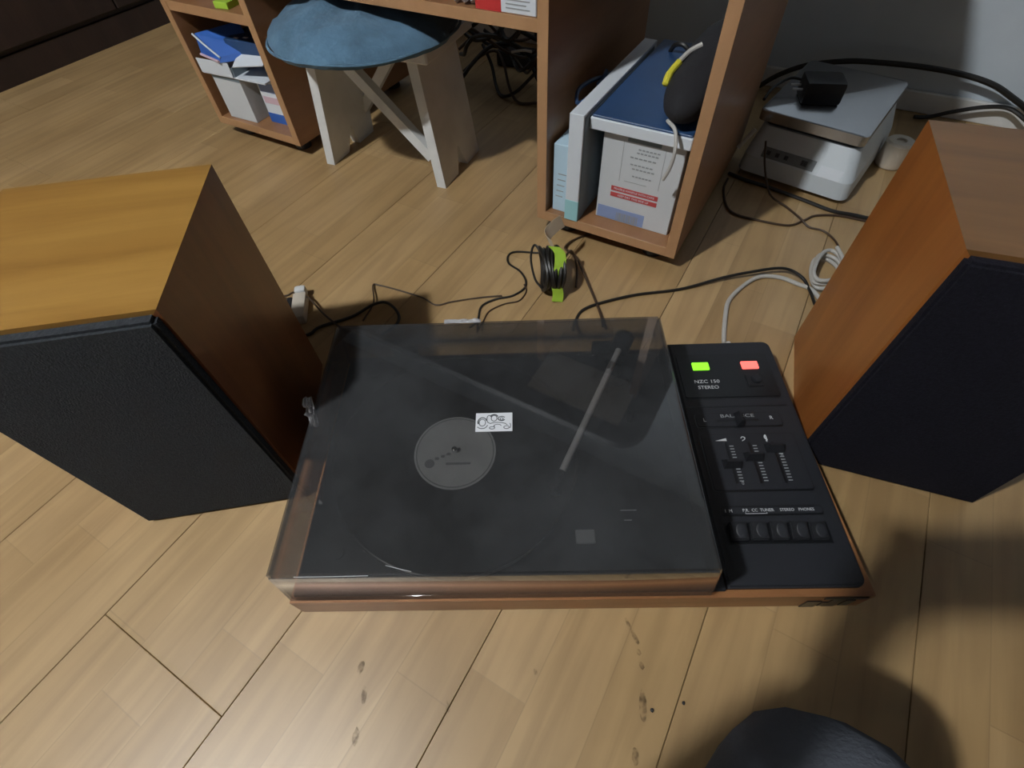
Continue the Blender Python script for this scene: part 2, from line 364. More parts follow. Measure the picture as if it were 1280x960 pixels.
STAINS = [(0.426, -0.583, 0.434, -0.590, 0.004), (0.437, -0.592, 0.446, -0.599, 0.005), (0.450, -0.607, 0.451, -0.608, 0.005), (0.457, -0.617, 0.459, -0.619, 0.005),
          (0.468, -0.642, 0.477, -0.662, 0.008), (0.480, -0.692, 0.483, -0.699, 0.007), (0.191, -0.768, 0.193, -0.774, 0.007), (0.209, -0.785, 0.215, -0.794, 0.006), (0.226, -0.818, 0.230, -0.826, 0.007), (0.360, -0.679, 0.363, -0.682, 0.004), (0.293, -0.751, 0.298, -0.756, 0.004)]
for q in STAINS: stain(*q)
for (x, y, r_, lb) in ((0.482, -0.651, 0.0020, 'left one of two tiny dark crumbs on the floor before the turntable'), (0.508, -0.629, 0.0018, 'right one of two tiny dark crumbs on the floor before the turntable')):
    b = bmesh.new(); bmesh.ops.create_icosphere(b, subdivisions=2, radius=r_)
    for v in b.verts: v.co *= 1+0.3*noise.noise(v.co*900); v.co.z *= 0.6
    tag(obj('crumb', b, 'rubber', loc=(x, y, r_*0.5)), lb, 'crumb', 'crumbs on the floor')

# ------------------------------------------------------------------ dark wardrobe at the left
wd = thing('wardrobe', 'very dark brown wooden wardrobe along the left wall, dim in the top left corner', 'wardrobe', (-1.745, 0, 0))
obj('plinth', bx(-0.54, -0.012, -1.15, 0.80, 0, 0.07), 'wardrobe', wd)
obj('carcass', bx(-0.56, -0.022, -1.16, 0.81, 0.07, 2.1, 0.002), 'wardrobe', wd)
for i in range(4):
    ya = -1.155+i*0.491
    d = obj('door', bx(-0.022, 0, ya+0.002, ya+0.488, 0.085, 2.09, 0.003), 'wardrobe', wd)
    b = bmesh.new(); yy = ya+(0.44 if i % 2 == 0 else 0.05); add_tube(b, [(0, yy, 1.0), (0.025, yy, 1.01), (0.025, yy, 1.11), (0, yy, 1.12)], 0.005, 8, 4)
    obj('handle', b, 'alu', d)

# ------------------------------------------------------------------ the desk
desk = thing('desk', 'brown wood-effect desk with two open pedestals standing on the laminate floor', 'desk', (0, 0, 0))
TH = 0.018
def panel(x0, x1, y0, y1, z0, z1, name='side_panel', parent=desk, edge=True):
    p = obj(name, bx(x0, x1, y0+0.001, y1, z0, z1), 'desk', parent)
    if edge: obj('edge_band', bx(x0, x1, y0-0.0002, y0+0.001, z0, z1, 0.0002), 'desk_edge', p)
    return p
DD = 0.45
def pedestal(xa, xb, yo, shelf=None):
    zb = 0.031
    panel(xa, xa+TH, yo, DD, zb, 0.70); panel(xb-TH, xb, yo, DD, zb, 0.70)
    panel(xa+TH, xb-TH, yo, DD, zb, zb+TH, 'bottom_board')
    if shelf: panel(xa+TH, xb-TH, yo+0.001, DD, shelf, shelf+TH, 'shelf')
    for fx in (xa+0.05, xb-0.05):
        for fy in (yo+0.045, DD-0.05):
            obj('foot', cyl((fx, fy, zb/2), 0.019, zb, 20), 'black', desk)
pedestal(0.0, 0.274, 0.0)
pedestal(-0.905, -0.626, -0.006, 0.270)
panel(-0.626, 0.0, 0.002, 0.30, 0.340, 0.357, 'shelf')
top = obj('desktop', add_prism(bmesh.new(), rrect(-0.96, 0.335, -0.14, 0.50, 0.07, 8, (1, 0, 0, 1)), 0.70, 0.722), 'desk_top', desk)
obj('added_bright_panel', bx(0.022, 0.268, -0.095, 0.035, 0.690, 0.70, 0.002), 'added_bright', desk)  # added pale panel, gives the dust cover a bright patch to mirror
panel(-0.626, 0.0, 0.43, 0.448, 0.45, 0.70, 'back_panel', edge=False)

# ---- things in the right pedestal
Z = 0.049
t = thing('cardboard_box', 'white cardboard box with red warning stripes, largest thing in the right desk pedestal', 'box', (0.107, 0.032, Z))
obj('carton', bx(0, 0.138, 0, 0.33, 0, 0.163, 0.001), 'carton_grey', t)
def front_plate(name, m, x0, x1, z0, z1, y=-0.0006, parent=t, rot=0):
    return obj(name, bx(x0, x1, y, y+0.0006, z0, z1), m, parent)
front_plate('painted_shadow_strip', 'carton_dark', 0.042, 0.098, 0.151, 0.162)  # dark strip painted as the shadow below the flat box's overhang
front_plate('red_stripe', 'redp', 0.024, 0.109, 0.060, 0.0685); front_plate('red_stripe', 'redp', 0.024, 0.109, 0.0485, 0.0565)
front_plate('blue_print', 'bluegrey', 0.003, 0.092, 0.002, 0.026)
for i in range(14): front_plate('barcode_line', 'grey_print', 0.040+i*0.003, 0.0412+i*0.003+0.0006*(i % 3), 0.003, 0.019, -0.0010)
for z_ in (0.0535+0.011, 0.0425+0.010):
    text('lettering', 'FRAGILE HANDLE WITH CARE' if z_ > 0.06 else 'KEEP DRY THIS SIDE UP', 0.0052, 'carton', t, (0.066, -0.0009, z_), (R(90), 0, 0), 1.05)
for i, (a, bb) in enumerate([(0.062, 0.100), (0.060, 0.098), (0.050, 0.096), (0.052, 0.092), (0.056, 0.096), (0.058, 0.093)]):
    z_ = (0.140, 0.134, 0.125, 0.113, 0.106, 0.093)[i]
    for kk in range(6):
        xs_ = a+(bb-a)*kk/6; front_plate('small_print', 'grey_print', xs_, xs_+(bb-a)/6*0.72, z_, z_+0.0022)
front_plate('address_frame', 'grey_print', 0.036, 0.0366, 0.080, 0.150); front_plate('address_frame', 'grey_print', 0.1062, 0.1068, 0.080, 0.150)
front_plate('grey_smudge', 'grey_print', 0.045, 0.085, 0.082, 0.0825)
t = thing('flat_box', 'flat dark blue box with white edges lying on the striped white carton', 'box', (0.086, 0.018, Z+0.164))
obj('tray', bx(0.0, 0.166, 0, 0.335, 0, 0.018, 0.001), 'carton', t)
obj('lid', bx(0.002, 0.164, 0.003, 0.333, 0.018, 0.0215, 0.001), 'navy', t)
t = thing('slim_upright_box', 'tall slim white box with a turquoise lower corner standing beside the striped carton', 'box', (0.059, -0.002, Z))
obj('carton', bx(0, 0.025, 0, 0.325, 0.0, 0.192, 0.0008), 'carton', t)
obj('turquoise_corner', bx(-0.0004, 0.0254, -0.0006, 0.03, 0.0, 0.040, 0.0002), 'turquoise', t)
obj('grey_side', bx(0.0252, 0.0258, 0.004, 0.31, 0.002, 0.187), 'carton_dark', t)
t = thing('small_box', 'small pale blue box standing at the left side of the right pedestal', 'box', (0.0255, 0.014, Z))
obj('carton', bx(0, 0.030, 0, 0.10, 0.0, 0.128, 0.0008), 'lightblue', t)
for i in range(5): obj('print_line', bx(0.006+0.001*i, 0.020+0.0015*i, -0.0005, 0, 0.03+i*0.011, 0.0315+i*0.011), 'grey_print', t)
b = bmesh.new()
for i in range(9):
    rr = 0.014+0.004*random.random(); c = Vector((0.040+0.012*random.random(), 0.15+0.15*random.random(), 0.15+0.012*i))
    add_tube(b, [c+Vector((rr*0.8*math.cos(a/5*6.28), 0.05*math.sin(a/5*6.28)*(1+0.3*random.random()), 0.006*math.sin(a*2.1+i))) for a in range(7)], 0.0035, 6, 5)
tag(obj('cable_bundle', b, 'navy', loc=(-0.003, -0.03, -0.02), smooth=True), 'dark bundle of coiled cable behind the tall slim white box', 'cable')
# black pouch
t = thing('black_pouch', 'rounded black pouch with a yellow tab lying on the flat dark blue box', 'pouch', (0.222, 0.055, 0.235))
b = bmesh.new(); bmesh.ops.create_icosphere(b, subdivisions=4, radius=1)
for v in b.verts:
    n = noise.noise(v.co*2.3)*0.10; v.co = Vector((v.co.x*0.043, v.co.y*0.125+0.075, max(v.co.z, -0.75)*0.040+0.032))*(1)+Vector((n*0.02, 0, n*0.02))
    if v.co.y > 0.05: v.co.z += (v.co.y-0.05)*0.22; v.co.x -= 0
    v.co.x = min(v.co.x, 0.032)
obj('body', b, 'bag', t, smooth=True)
obj('yellow_tab', tube([(-0.040, 0.012, 0.040), (-0.040, 0.025, 0.052), (-0.034, 0.045, 0.062)], [0.003]+[0.0055]*8+[0.005]*8+[0.003]), 'yellow', t, smooth=True)
obj('grey_tag', tube([(-0.034, 0.045, 0.063), (-0.026, 0.065, 0.071), (-0.013, 0.075, 0.078)], 0.0035), 'white_cable', t, smooth=True)
obj('strap', add_tube(bmesh.new(), [(-0.015, -0.030, 0.012), (0.004, -0.050, 0.010), (0.013, -0.0625, -0.012), (0.011, -0.062, -0.04), (0.004, -0.06, -0.062)], 0.0028), 'white_cable', t, smooth=True)
b = tube([(0.118, 0.30, 0.26), (0.128, 0.29, 0.275), (0.145, 0.285, 0.278), (0.165, 0.285, 0.262)], 0.004)
tag(obj('cable', b, 'cable', loc=(0, 0, -0.0255), smooth=True), 'short black cable loop at the back of the flat dark blue box', 'cable')

# ---- things in the left pedestal
t = thing('upright_carton', 'plain white carton standing in the left pedestal under the open box', 'box', (-0.872, 0.004, Z), R(2))
obj('carton', bx(0.008, 0.098, 0, 0.06, 0, 0.098, 0.0008), 'carton_grey', t)
obj('tape_strip', bx(0.008, 0.098, -0.0005, 0, 0.090, 0.0985), 'carton_dark', t)
t = thing('open_carton', 'shallow open white box tilted on top of the upright white carton', 'box', (-0.878, -0.006, Z+0.0995), R(4))
obj('front_flap', bx(0, 0.098, 0.0, 0.0025, 0.002, 0.032, 0.0005), 'carton', t)
obj('bottom', bx(0.0, 0.19, 0.0025, 0.16, 0, 0.003), 'carton', t)
obj('back_wall', bx(0, 0.19, 0.158, 0.161, 0.003, 0.034), 'carton', t)
o = obj('side_flap', bx(0.0, 0.085, 0, 0.050, 0, 0.002), 'carton', t); o.location = (0.112, 0.0, 0.026); o.rotation_euler = (R(24), R(-6), R(8))
o = obj('side_wall', bx(0.098, 0.101, 0.004, 0.05, 0.002, 0.022), 'carton_dark', t)
t = thing('blue_packet', 'blue carton packet with a white corner on top of the shallow open box', 'box', (-0.868, 0.006, Z+0.1325), R(-6))
b = bmesh.new(); vs = [b.verts.new(p) for p in [(0, 0, 0), (0.072, -0.004, 0), (0.125, 0.06, 0), (0.03, 0.10, 0), (0.005, 0.004, 0.044), (0.074, 0.004, 0.010), (0.120, 0.062, 0.016), (0.05, 0.09, 0.050)]]
for f in ((0, 3, 2, 1), (4, 5, 6, 7), (0, 1, 5, 4), (1, 2, 6, 5), (2, 3, 7, 6), (3, 0, 4, 7)): b.faces.new([vs[i] for i in f])
obj('carton', b, 'blue', t)
b = bmesh.new(); add_tube(b, [(0.004, -0.001, 0.044), (0.040, -0.001, 0.027), (0.075, 0.001, 0.010)], 0.0022, 6); obj('white_edge', b, 'carton', t)
b = bmesh.new(); add_tube(b, [(0.0, -0.001, 0.004), (0.073, -0.004, 0.003)], 0.0028, 6); obj('white_edge', b, 'pink', t)
t = thing('dark_box', 'dark blue box lying behind the blue carton packet', 'box', (-0.80, 0.03, Z+0.134), R(5))
obj('carton', bx(0, 0.11, 0, 0.08, 0, 0.034, 0.001), 'navy', t)
for i in range(3): obj('print_mark', bx(0.02+i*0.02, 0.032+i*0.02, 0.01+0.008*i, 0.016+0.008*i, 0.034, 0.0345), 'white_print', t)
t = thing('patterned_box', 'white box with pink print and a blue base beside the upright white carton', 'box', (-0.748, 0.03, Z), R(3))
obj('carton', bx(0, 0.075, 0, 0.10, 0, 0.094, 0.001), 'carton', t)
obj('blue_base', bx(0, 0.0755, -0.0005, 0.001, 0, 0.022), 'blue', t)
obj('pink_print', bx(0.005, 0.07, -0.0008, 0, 0.045, 0.060), 'pink', t); obj('pink_print', bx(0.005, 0.06, -0.0008, 0, 0.07, 0.090), 'bluegrey', t)
tag(obj('green_card', bx(0, 0.035, 0, 0.05, 0, 0.012, 0.001), 'green', loc=(-0.735, 0.0, 0.288), rot=(0, 0, R(8))), 'lime green card pack on the front edge of the left pedestal shelf', 'card')
tag(obj('dark_case', bx(0, 0.06, 0, 0.08, 0, 0.02, 0.003), 'navy', loc=(-0.83, 0.03, 0.288)), 'small dark case on the left pedestal shelf beside the lime green card', 'case')
# ---- on the middle shelf
t = thing('red_white_box', 'red and white printed box on the shelf beside the stool', 'box', (-0.107, 0.006, 0.3571))
obj('carton', bx(0.0, 0.102, 0, 0.18, 0, 0.055, 0.001), 'carton', t)
obj('red_end', bx(-0.0005, 0.044, -0.0006, 0.181, -0.0, 0.0556, 0.0002), 'redbox', t)
for i in range(4): obj('print_line', bx(0.052, 0.092-0.006*(i % 2), -0.0005, 0, 0.006+i*0.005, 0.0075+i*0.005), 'grey_print', t)
tag(obj('crumpled_foil', tube([(0, 0, 0), (0.012, 0.01, 0.01), (0.02, 0.0, 0.004), (0.028, 0.012, 0.012), (0.034, 0.004, 0.0)], 0.006, 6), 'tape', loc=(-0.150, 0.012, 0.3615)), 'crumpled clear wrapper at the left end of the shelf by the stool cushion', 'wrapper')

# ---- cables under the desk
for i in range(12):
    cx = -0.30+0.035*math.sin(i*2.1); cz = 0.03+0.014*i; ph = i*1.7
    P = [(cx-0.20+0.04*k, 0.50+0.05*math.sin(ph+k*0.9)-0.0*i, max(0.006, cz+0.045*math.sin(ph*1.3+k*(0.8+0.11*(i % 4))))) for k in range(10)]
    P = [(p[0], p[1]+0.012*(i % 5), p[2]) for p in P]
    o = obj('power_cable', tube(P, 0.0036+0.0008*(i % 3), 7, 7), 'cable' if i % 3 else 'brown_cable', smooth=True)
    tag(o, 'dark cable in the tangle hanging under the desk between stool and pedestal', 'cable', 'tangled cables under the desk')
tag(obj('power_strip', bx(-0.14, 0.14, -0.025, 0.025, 0, 0.04, 0.006, 2), 'black', loc=(-0.34, 0.68, 0.0), rot=(0, 0, R(8))), 'black power strip on the floor beneath the cable tangle', 'power strip')
tag(obj('cable_tie', tube([(-0.335, 0.49, 0.105), (-0.30, 0.485, 0.115), (-0.275, 0.485, 0.116)], 0.003, 6), 'white_cable'), 'short white strip caught in the cable tangle', 'cable tie')

# ------------------------------------------------------------------ stool and cushion
st = thing('stool', 'chipped white wooden step stool between the two pedestals', 'stool', (-0.247, 0.041, 0), R(7))
SW, SD, SH = 0.345, 0.19, 0.266
obj('seat', bx(-SW, 0, 0, SD, SH-0.022, SH, 0.003), 'white_paint', st)
def slab(xb, xt):
    """side board with a V-shaped notch in its foot, leaning inwards"""
    prof = [(0, 0), (0.062, 0), (0.085, 0.055), (0.108, 0), (0.17, 0), (0.165, SH-0.022), (0.012, SH-0.022)]
    b = bmesh.new(); fr = []; bk = []
    for y, z in prof:
        s = z/(SH-0.022); xx = xb+(xt-xb)*s
        fr.append(b.verts.new((xx, y, z))); bk.append(b.verts.new((xx+0.022, y, z)))
    n = len(prof)
    for i in range(n): b.faces.new((fr[i], fr[(i+1) % n], bk[(i+1) % n], bk[i]))
    for side in (fr, bk):
        for tri in ((0, 1, 2, 6), (2, 3, 4, 5), (2, 5, 6)): b.faces.new([side[i] for i in tri])
    return obj('leg_board', b, 'white_paint', st)
slab(-0.024, -0.052); slab(-0.320, -0.292)
def brace(xa, za, xb, zb, y):
    b = bmesh.new(); d = Vector((xb-xa, 0, zb-za)).normalized(); n = Vector((-d.z, 0, d.x))*0.011
    P = [Vector((xa, 0, za))+n, Vector((xa, 0, za))-n, Vector((xb, 0, zb))-n, Vector((xb, 0, zb))+n]
    f = [b.verts.new(p+Vector((0, y, 0))) for p in P]; k = [b.verts.new(p+Vector((0, y+0.02, 0))) for p in P]
    b.faces.new(f); b.faces.new(k[::-1])
    for i in range(4): b.faces.new((f[i], k[i], k[(i+1) % 4], f[(i+1) % 4]))
    return obj('brace', b, 'white_paint', st)
brace(-0.205, 0.235, -0.030, 0.062, 0.004)
brace(-0.145, 0.235, -0.298, 0.062, 0.150)
# cushion
b = bmesh.new(); rings = []; seg = 72; PS = 1.10; prof = [(0.001, 0.060), (0.03, 0.060), (0.06, 0.058), (0.09, 0.054), (0.12, 0.046), (0.145, 0.034), (0.158, 0.022), (0.163, 0.012), (0.158, 0.004), (0.14, 0.0), (0.09, 0.0), (0.001, 0.0)]
for j, (r_, z_) in enumerate(prof):
    r_ *= PS
    ring = []
    for k in range(seg):
        a = 2*math.pi*k/seg; p = Vector((math.cos(a), math.sin(a), 0))
        wob = 1+0.035*noise.noise(p*2.2+Vector((3, 1, 0)))+(0.018*noise.noise(p*9) if r_ > 0.1 else 0)
        zz = z_+(0.010*noise.noise(Vector((p.x*r_*22, p.y*r_*22, 0.5)))+0.005*noise.noise(Vector((p.x*r_*60, p.y*r_*60, 4))) if z_ > 0.015 else 0)
        ring.append(b.verts.new((p.x*r_*wob, p.y*r_*wob, zz)))
    rings.append(ring)
for a_, b_ in zip(rings, rings[1:]):
    for k in range(seg): b.faces.new((a_[k], a_[(k+1) % seg], b_[(k+1) % seg], b_[k]))
b.faces.new(rings[0]); b.faces.new(rings[-1][::-1])
cu = thing('cushion', 'round blue cloth cushion on top of the white wooden stool', 'cushion', (-0.405, 0.068, SH+0.0005), R(10))
obj('cover', b, 'denim', cu, smooth=True)
P = [(0.178*(1+0.02*math.sin(5*a))*math.cos(a), 0.178*(1+0.02*math.sin(5*a))*math.sin(a), 0.012) for a in [i*2*math.pi/40 for i in range(41)]]
obj('piping', tube(P, 0.0028, 6, 2), 'denim', cu, smooth=True)

# ------------------------------------------------------------------ weighing scale with adapter
sc = thing('weighing_scale', 'white bench weighing scale with a steel plate on the floor right of the desk', 'scale', (0.288, 0.372, 0), R(-9))
b = bmesh.new()
def frustum(b, lo_, hi, z0, z1):
    a = [b.verts.new((x, y, z0)) for x, y in lo_]; c = [b.verts.new((x, y, z1)) for x, y in hi]; n = len(a)
    b.faces.new(a[::-1]); b.faces.new(c)
    for i in range(n): b.faces.new((a[i], a[(i+1) % n], c[(i+1) % n], c[i]))
frustum(b, rrect(0.0, 0.225, 0, 0.30, 0.02), rrect(0.004, 0.221, 0.002, 0.298, 0.02), 0.012, 0.045)
frustum(b, rrect(0.004, 0.221, 0.002, 0.298, 0.02), rrect(0.014, 0.205, 0.030, 0.29, 0.02), 0.045, 0.098)
obj('body', b, 'scale_body', sc, smooth=True)
for fx in (0.03, 0.195):
    for fy in (0.035, 0.265): obj('foot', cyl((fx, fy, 0.006), 0.012, 0.012, 16), 'rubber', sc)
b = bmesh.new(); frustum(b, rrect(0.018, 0.200, 0.036, 0.285, 0.015), rrect(0.018, 0.200, 0.036, 0.285, 0.015), 0.098, 0.108); obj('neck', b, 'black', sc)
b = bmesh.new(); frustum(b, rrect(0.004, 0.207, 0.022, 0.300, 0.012), rrect(0.004, 0.207, 0.022, 0.300, 0.012), 0.108, 0.126)
frustum(b, rrect(0.004, 0.207, 0.022, 0.300, 0.012), rrect(0.008, 0.203, 0.026, 0.296, 0.010), 0.126, 0.129); bmesh.ops.remove_doubles(b, verts=b.verts, dist=1e-5)
obj('weighing_plate', b, 'steel', sc, smooth=True)
slope = math.atan2(0.028, 0.053)
def on_front(name, m, x0, x1, s0, s1):
    """plate on the sloping front of the body; s runs up the slope from z 0.045"""
    o = obj(name, bx(x0, x1, -0.0006, 0.0, s0, s1), m, sc); o.location = (0, 0.002, 0.045); o.rotation_euler = (-slope, 0, 0); return o
on_front('display', 'scale_dark', 0.040, 0.145, 0.004, 0.024); on_front('key', 'black', 0.118, 0.130, 0.009, 0.019)
on_front('sticker', 'carton', 0.155, 0.198, 0.000, 0.020)
for i in range(3): on_front('key', 'black', 0.048+i*0.018, 0.056+i*0.018, 0.010, 0.018)
text('lettering', 'MAX 15kg', 0.007, 'bluegrey', sc, (0.176, 0.0065, 0.0545), (R(90)-slope, 0, 0))
t = thing('power_adapter', 'black plug-in power adapter lying on the steel plate of the scale', 'adapter', (0.385, 0.475, 0.1293-0.0003), R(20))
obj('body', bx(-0.037, 0.037, -0.030, 0.030, 0, 0.042, 0.008, 2), 'black', t, smooth=True)
for yy in (-0.010, 0.010): obj('pin', cyl((-0.046, yy, 0.022), 0.0022, 0.020, 10, axis='X'), 'alu', t)
obj('lead', tube([(-0.02, 0.031, 0.02), (-0.05, 0.045, 0.02), (-0.085, 0.02, 0.01), (-0.105, -0.02, 0.005)], 0.003), 'cable', t, smooth=True)
tag(obj('plug_lead', tube([(0.0, 0.0, 0.0), (0.020, 0.015, 0.035)], 0.004, 8, 0), 'white_cable', loc=(0.282, 0.345, 0.068)), 'short white plug lead end leaning between desk side and scale', 'plug')
t = thing('white_roll', 'small ivory roll standing on the floor between scale and right speaker', 'roll', (0.572, 0.545, 0))
b = bmesh.new(); add_lathe(b, [(0.010, 0.002), (0.026, 0.002), (0.028, 0.006), (0.028, 0.050), (0.024, 0.054), (0.010, 0.054), (0.010, 0.050)], seg=32); obj('body', b, 'ivory', t, smooth=True)

# ------------------------------------------------------------------ cables on the floor and wall
def floor_cable(name, pts, r, m, label, closed=False, z=None):
    P = [(x, y, (r+0.0002 if len(q) == 0 else q[0])) for x, y, *q in pts]
    return tag(obj(name, tube(P, r, 8, 8), m, smooth=True), label, 'cable')
floor_cable('power_cable', [(0.285, 0.79, 0.15), (0.242, 0.79, 0.01), (0.242, 0.79, 0.012), (0.276, 0.79, 0.042), (0.331, 0.79, 0.072), (0.412, 0.79, 0.093), (0.478, 0.79, 0.100), (0.558, 0.79, 0.104), (0.637, 0.79, 0.102), (0.703, 0.79, 0.092), (0.753, 0.79, 0.073), (0.80, 0.79, 0.05), (0.86, 0.78, 0.008)][1:], 0.006, 'cable', 'thick black cable arching against the wall behind the scale')
floor_cable('power_cable', [(0.60, 0.78, 0.006), (0.63, 0.79, 0.008), (0.666, 0.79, 0.026), (0.716, 0.79, 0.046), (0.759, 0.79, 0.052), (0.80, 0.775, 0.040), (0.87, 0.76, 0.006)], 0.0045, 'cable', 'thinner black cable by the wall just above the right speaker')
floor_cable('signal_cable', [(0.19, -0.235, 0.03), (0.175, -0.19), (0.18, -0.153), (0.236, -0.091), (0.304, -0.038), (0.359, 0.016, 0.008), (0.399, 0.049, 0.012), (0.447, 0.083, 0.014), (0.481, 0.081, 0.010), (0.502, 0.058, 0.004), (0.53, 0.01, 0.004), (0.58, 0.0, 0.02)], 0.0026, 'cable', 'long black cable running from the turntable back toward the right speaker')
floor_cable('signal_cable', [(0.412, -0.150, 0.03), (0.406, -0.125), (0.392, -0.068), (0.387, -0.026), (0.399, 0.021), (0.418, 0.056), (0.449, 0.070), (0.480, 0.067), (0.505, 0.062), (0.54, 0.03), (0.60, 0.01, 0.02)], 0.0036, 'white_cable', 'grey-white cable leaving the back of the black control panel')
P = []
for i in range(34):
    a = i/33*3.2*2*math.pi; P.append((0.513+0.022*math.cos(a)+0.004*math.sin(i*1.3), 0.108+0.047*math.sin(a)+0.003*math.cos(i*1.7), 0.004+0.0009*i))
tag(obj('coiled_cable', tube(P, 0.0033, 8, 5), 'white_cable', smooth=True), 'coiled white cable on the floor behind the right speaker', 'cable')
floor_cable('speaker_wire', [(0.035, -0.30, 0.02), (0.027, -0.267), (0.015, -0.235), (0.028, -0.208), (0.049, -0.188), (0.059, -0.162), (0.052, -0.142), (0.030, -0.124), (0.0, -0.114), (-0.012, -0.094), (-0.003, -0.078), (0.034, -0.063), (0.05, -0.06, 0.01)], 0.0019, 'cable', 'thin black wire curling from the green-banded coil to the turntable')
floor_cable('speaker_wire', [(0.044, -0.29, 0.01), (0.036, -0.263), (0.033, -0.238), (0.047, -0.211), (0.066, -0.192), (0.066, -0.166), (0.056, -0.155, 0.006)], 0.0013, 'brown_cable', 'hair-thin brown wire looping next to the thin black wire')
floor_cable('speaker_wire', [(-0.150, -0.36), (-0.157, -0.32, 0.008), (-0.190, -0.283, 0.004), (-0.180, -0.275), (-0.139, -0.269), (-0.091, -0.265), (-0.059, -0.269), (-0.038, -0.249), (0.001, -0.217), (0.033, -0.195)], 0.0015, 'brown_cable', 'thin brown wire stretched across the floor between left speaker and coil')
floor_cable('speaker_wire', [(-0.27, -0.47), (-0.24, -0.45), (-0.212, -0.43), (-0.206, -0.406), (-0.173, -0.361), (-0.152, -0.325, 0.01), (-0.133, -0.311, 0.01), (-0.104, -0.319, 0.006), (-0.092, -0.338), (-0.10, -0.37)], 0.0026, 'cable', 'dark cable looping in the shadow behind the left speaker')
floor_cable('speaker_wire', [(-0.36, -0.40, 0.004), (-0.308, -0.384, 0.012), (-0.297, -0.371, 0.014), (-0.267, -0.368, 0.014), (-0.218, -0.383, 0.008), (-0.173, -0.391), (-0.13, -0.40)], 0.0018, 'brown_cable', 'thin cable arching over the white plug behind the left speaker')
floor_cable('signal_cable', [(0.224, -0.19, 0.012), (0.212, -0.167, 0.006), (0.185, -0.131), (0.156, -0.10, 0.006), (0.126, -0.067, 0.008), (0.103, -0.046, 0.01), (0.076, -0.03, 0.006), (0.081, 0.007), (0.11, 0.05)], 0.0022, 'brown_cable', 'short dark cable with white flecks right of the green-banded coil')
for (x, y) in ((0.170, -0.113), (0.112, -0.054)):
    pass
floor_cable('power_cable', [(0.283, 0.34), (0.286, 0.299), (0.306, 0.245), (0.328, 0.223), (0.37, 0.221), (0.429, 0.230), (0.453, 0.259), (0.47, 0.285), (0.51, 0.305), (0.56, 0.31)], 0.0022, 'brown_cable', 'thin dark cable bowing on the floor in front of the scale')
floor_cable('power_cable', [(0.33, 0.33, 0.10), (0.345, 0.318, 0.06), (0.375, 0.305, 0.012), (0.415, 0.284, 0.006), (0.446, 0.256, 0.007), (0.466, 0.243), (0.493, 0.242), (0.519, 0.218), (0.54, 0.17), (0.58, 0.12)], 0.0020, 'brown_cable', 'thin cable dropping over the scale front and crossing toward the right speaker')
floor_cable('power_cable', [(0.279, 0.36), (0.32, 0.348), (0.363, 0.343), (0.439, 0.327), (0.494, 0.314), (0.537, 0.318), (0.60, 0.32)], 0.0036, 'cable', 'black cable lying along the foot of the scale')
t = thing('wall_plug', 'white and dark plug on the floor at the back edge of the left speaker', 'plug', (-0.262, -0.395, 0), R(-50))
obj('body', bx(-0.034, 0.030, -0.012, 0.012, 0.0, 0.020, 0.005, 2), 'ivory', t, smooth=True)
obj('dark_face', bx(-0.030, 0.002, -0.024, -0.012, 0.0, 0.016, 0.003), 'black', t)
obj('collar', bx(-0.050, -0.034, -0.010, 0.010, 0.002, 0.022, 0.005, 2), 'white_paint', t, smooth=True)

# ---- coil of cable in a bent green card
t = thing('cable_coil', 'upright coil of black cable wrapped in a bent lime green card strip', 'cable coil', (0.095, -0.125, 0), R(125))
b = bmesh.new()
for j in range(7):
    off = -0.015+0.005*j; P = []
    for i in range(25):
        a = i/24*2*math.pi; P.append((0.040*math.cos(a)*(1+0.06*math.sin(j*2.3)), off+0.003*math.sin(a*2+j), 0.036+0.031*math.sin(a)*(1+0.05*math.cos(j*3.1))))
    add_tube(b, P, 0.0034, 7, 3)
obj('coil', b, 'cable', t, smooth=True)
# local x is along the coil, local y across it
def strip(pts, wvec, tck, name, m):
    b = bmesh.new(); wv = Vector(wvec); C = catmull(pts, 6); rows = []
    for i, p in enumerate(C):
        tn = (C[min(i+1, len(C)-1)]-C[max(i-1, 0)]).normalized(); n = tn.cross(wv).normalized()*tck
        rows.append([b.verts.new(q) for q in (p-wv-n, p+wv-n, p+wv+n, p-wv+n)])
    for a, c in zip(rows, rows[1:]):
        for k in range(4): b.faces.new((a[k], a[(k+1) % 4], c[(k+1) % 4], c[k]))
    b.faces.new(rows[0][::-1]); b.faces.new(rows[-1]); return obj(name, b, m, t, smooth=True)
strip([(-0.050, -0.004, 0.002), (-0.044, -0.006, 0.014), (-0.038, -0.004, 0.036), (-0.028, -0.010, 0.062), (-0.010, -0.012, 0.074), (0.004, -0.004, 0.078)], (0.0, 0.0095, 0.002), 0.0004, 'green_strip', 'green')
strip([(0.004, -0.004, 0.0782), (0.016, 0.004, 0.082), (0.028, 0.004, 0.086), (0.048, -0.012, 0.087), (0.064, -0.027, 0.084)], (0.003, 0.004, 0.010), 0.0004, 'card_strip', 'card')
obj('loose_loop', tube([(0.00, -0.02, 0.05), (0.02, -0.034, 0.052), (0.035, -0.044, 0.035), (0.02, -0.050, 0.012), (-0.02, -0.042, 0.004)], 0.002), 'brown_cable', t, smooth=True)
obj('loose_loop', tube([(0.01, 0.014, 0.055), (0.03, 0.026, 0.065), (0.02, 0.034, 0.045), (-0.005, 0.030, 0.02), (-0.02, 0.02, 0.01)], 0.002), 'cable', t, smooth=True)

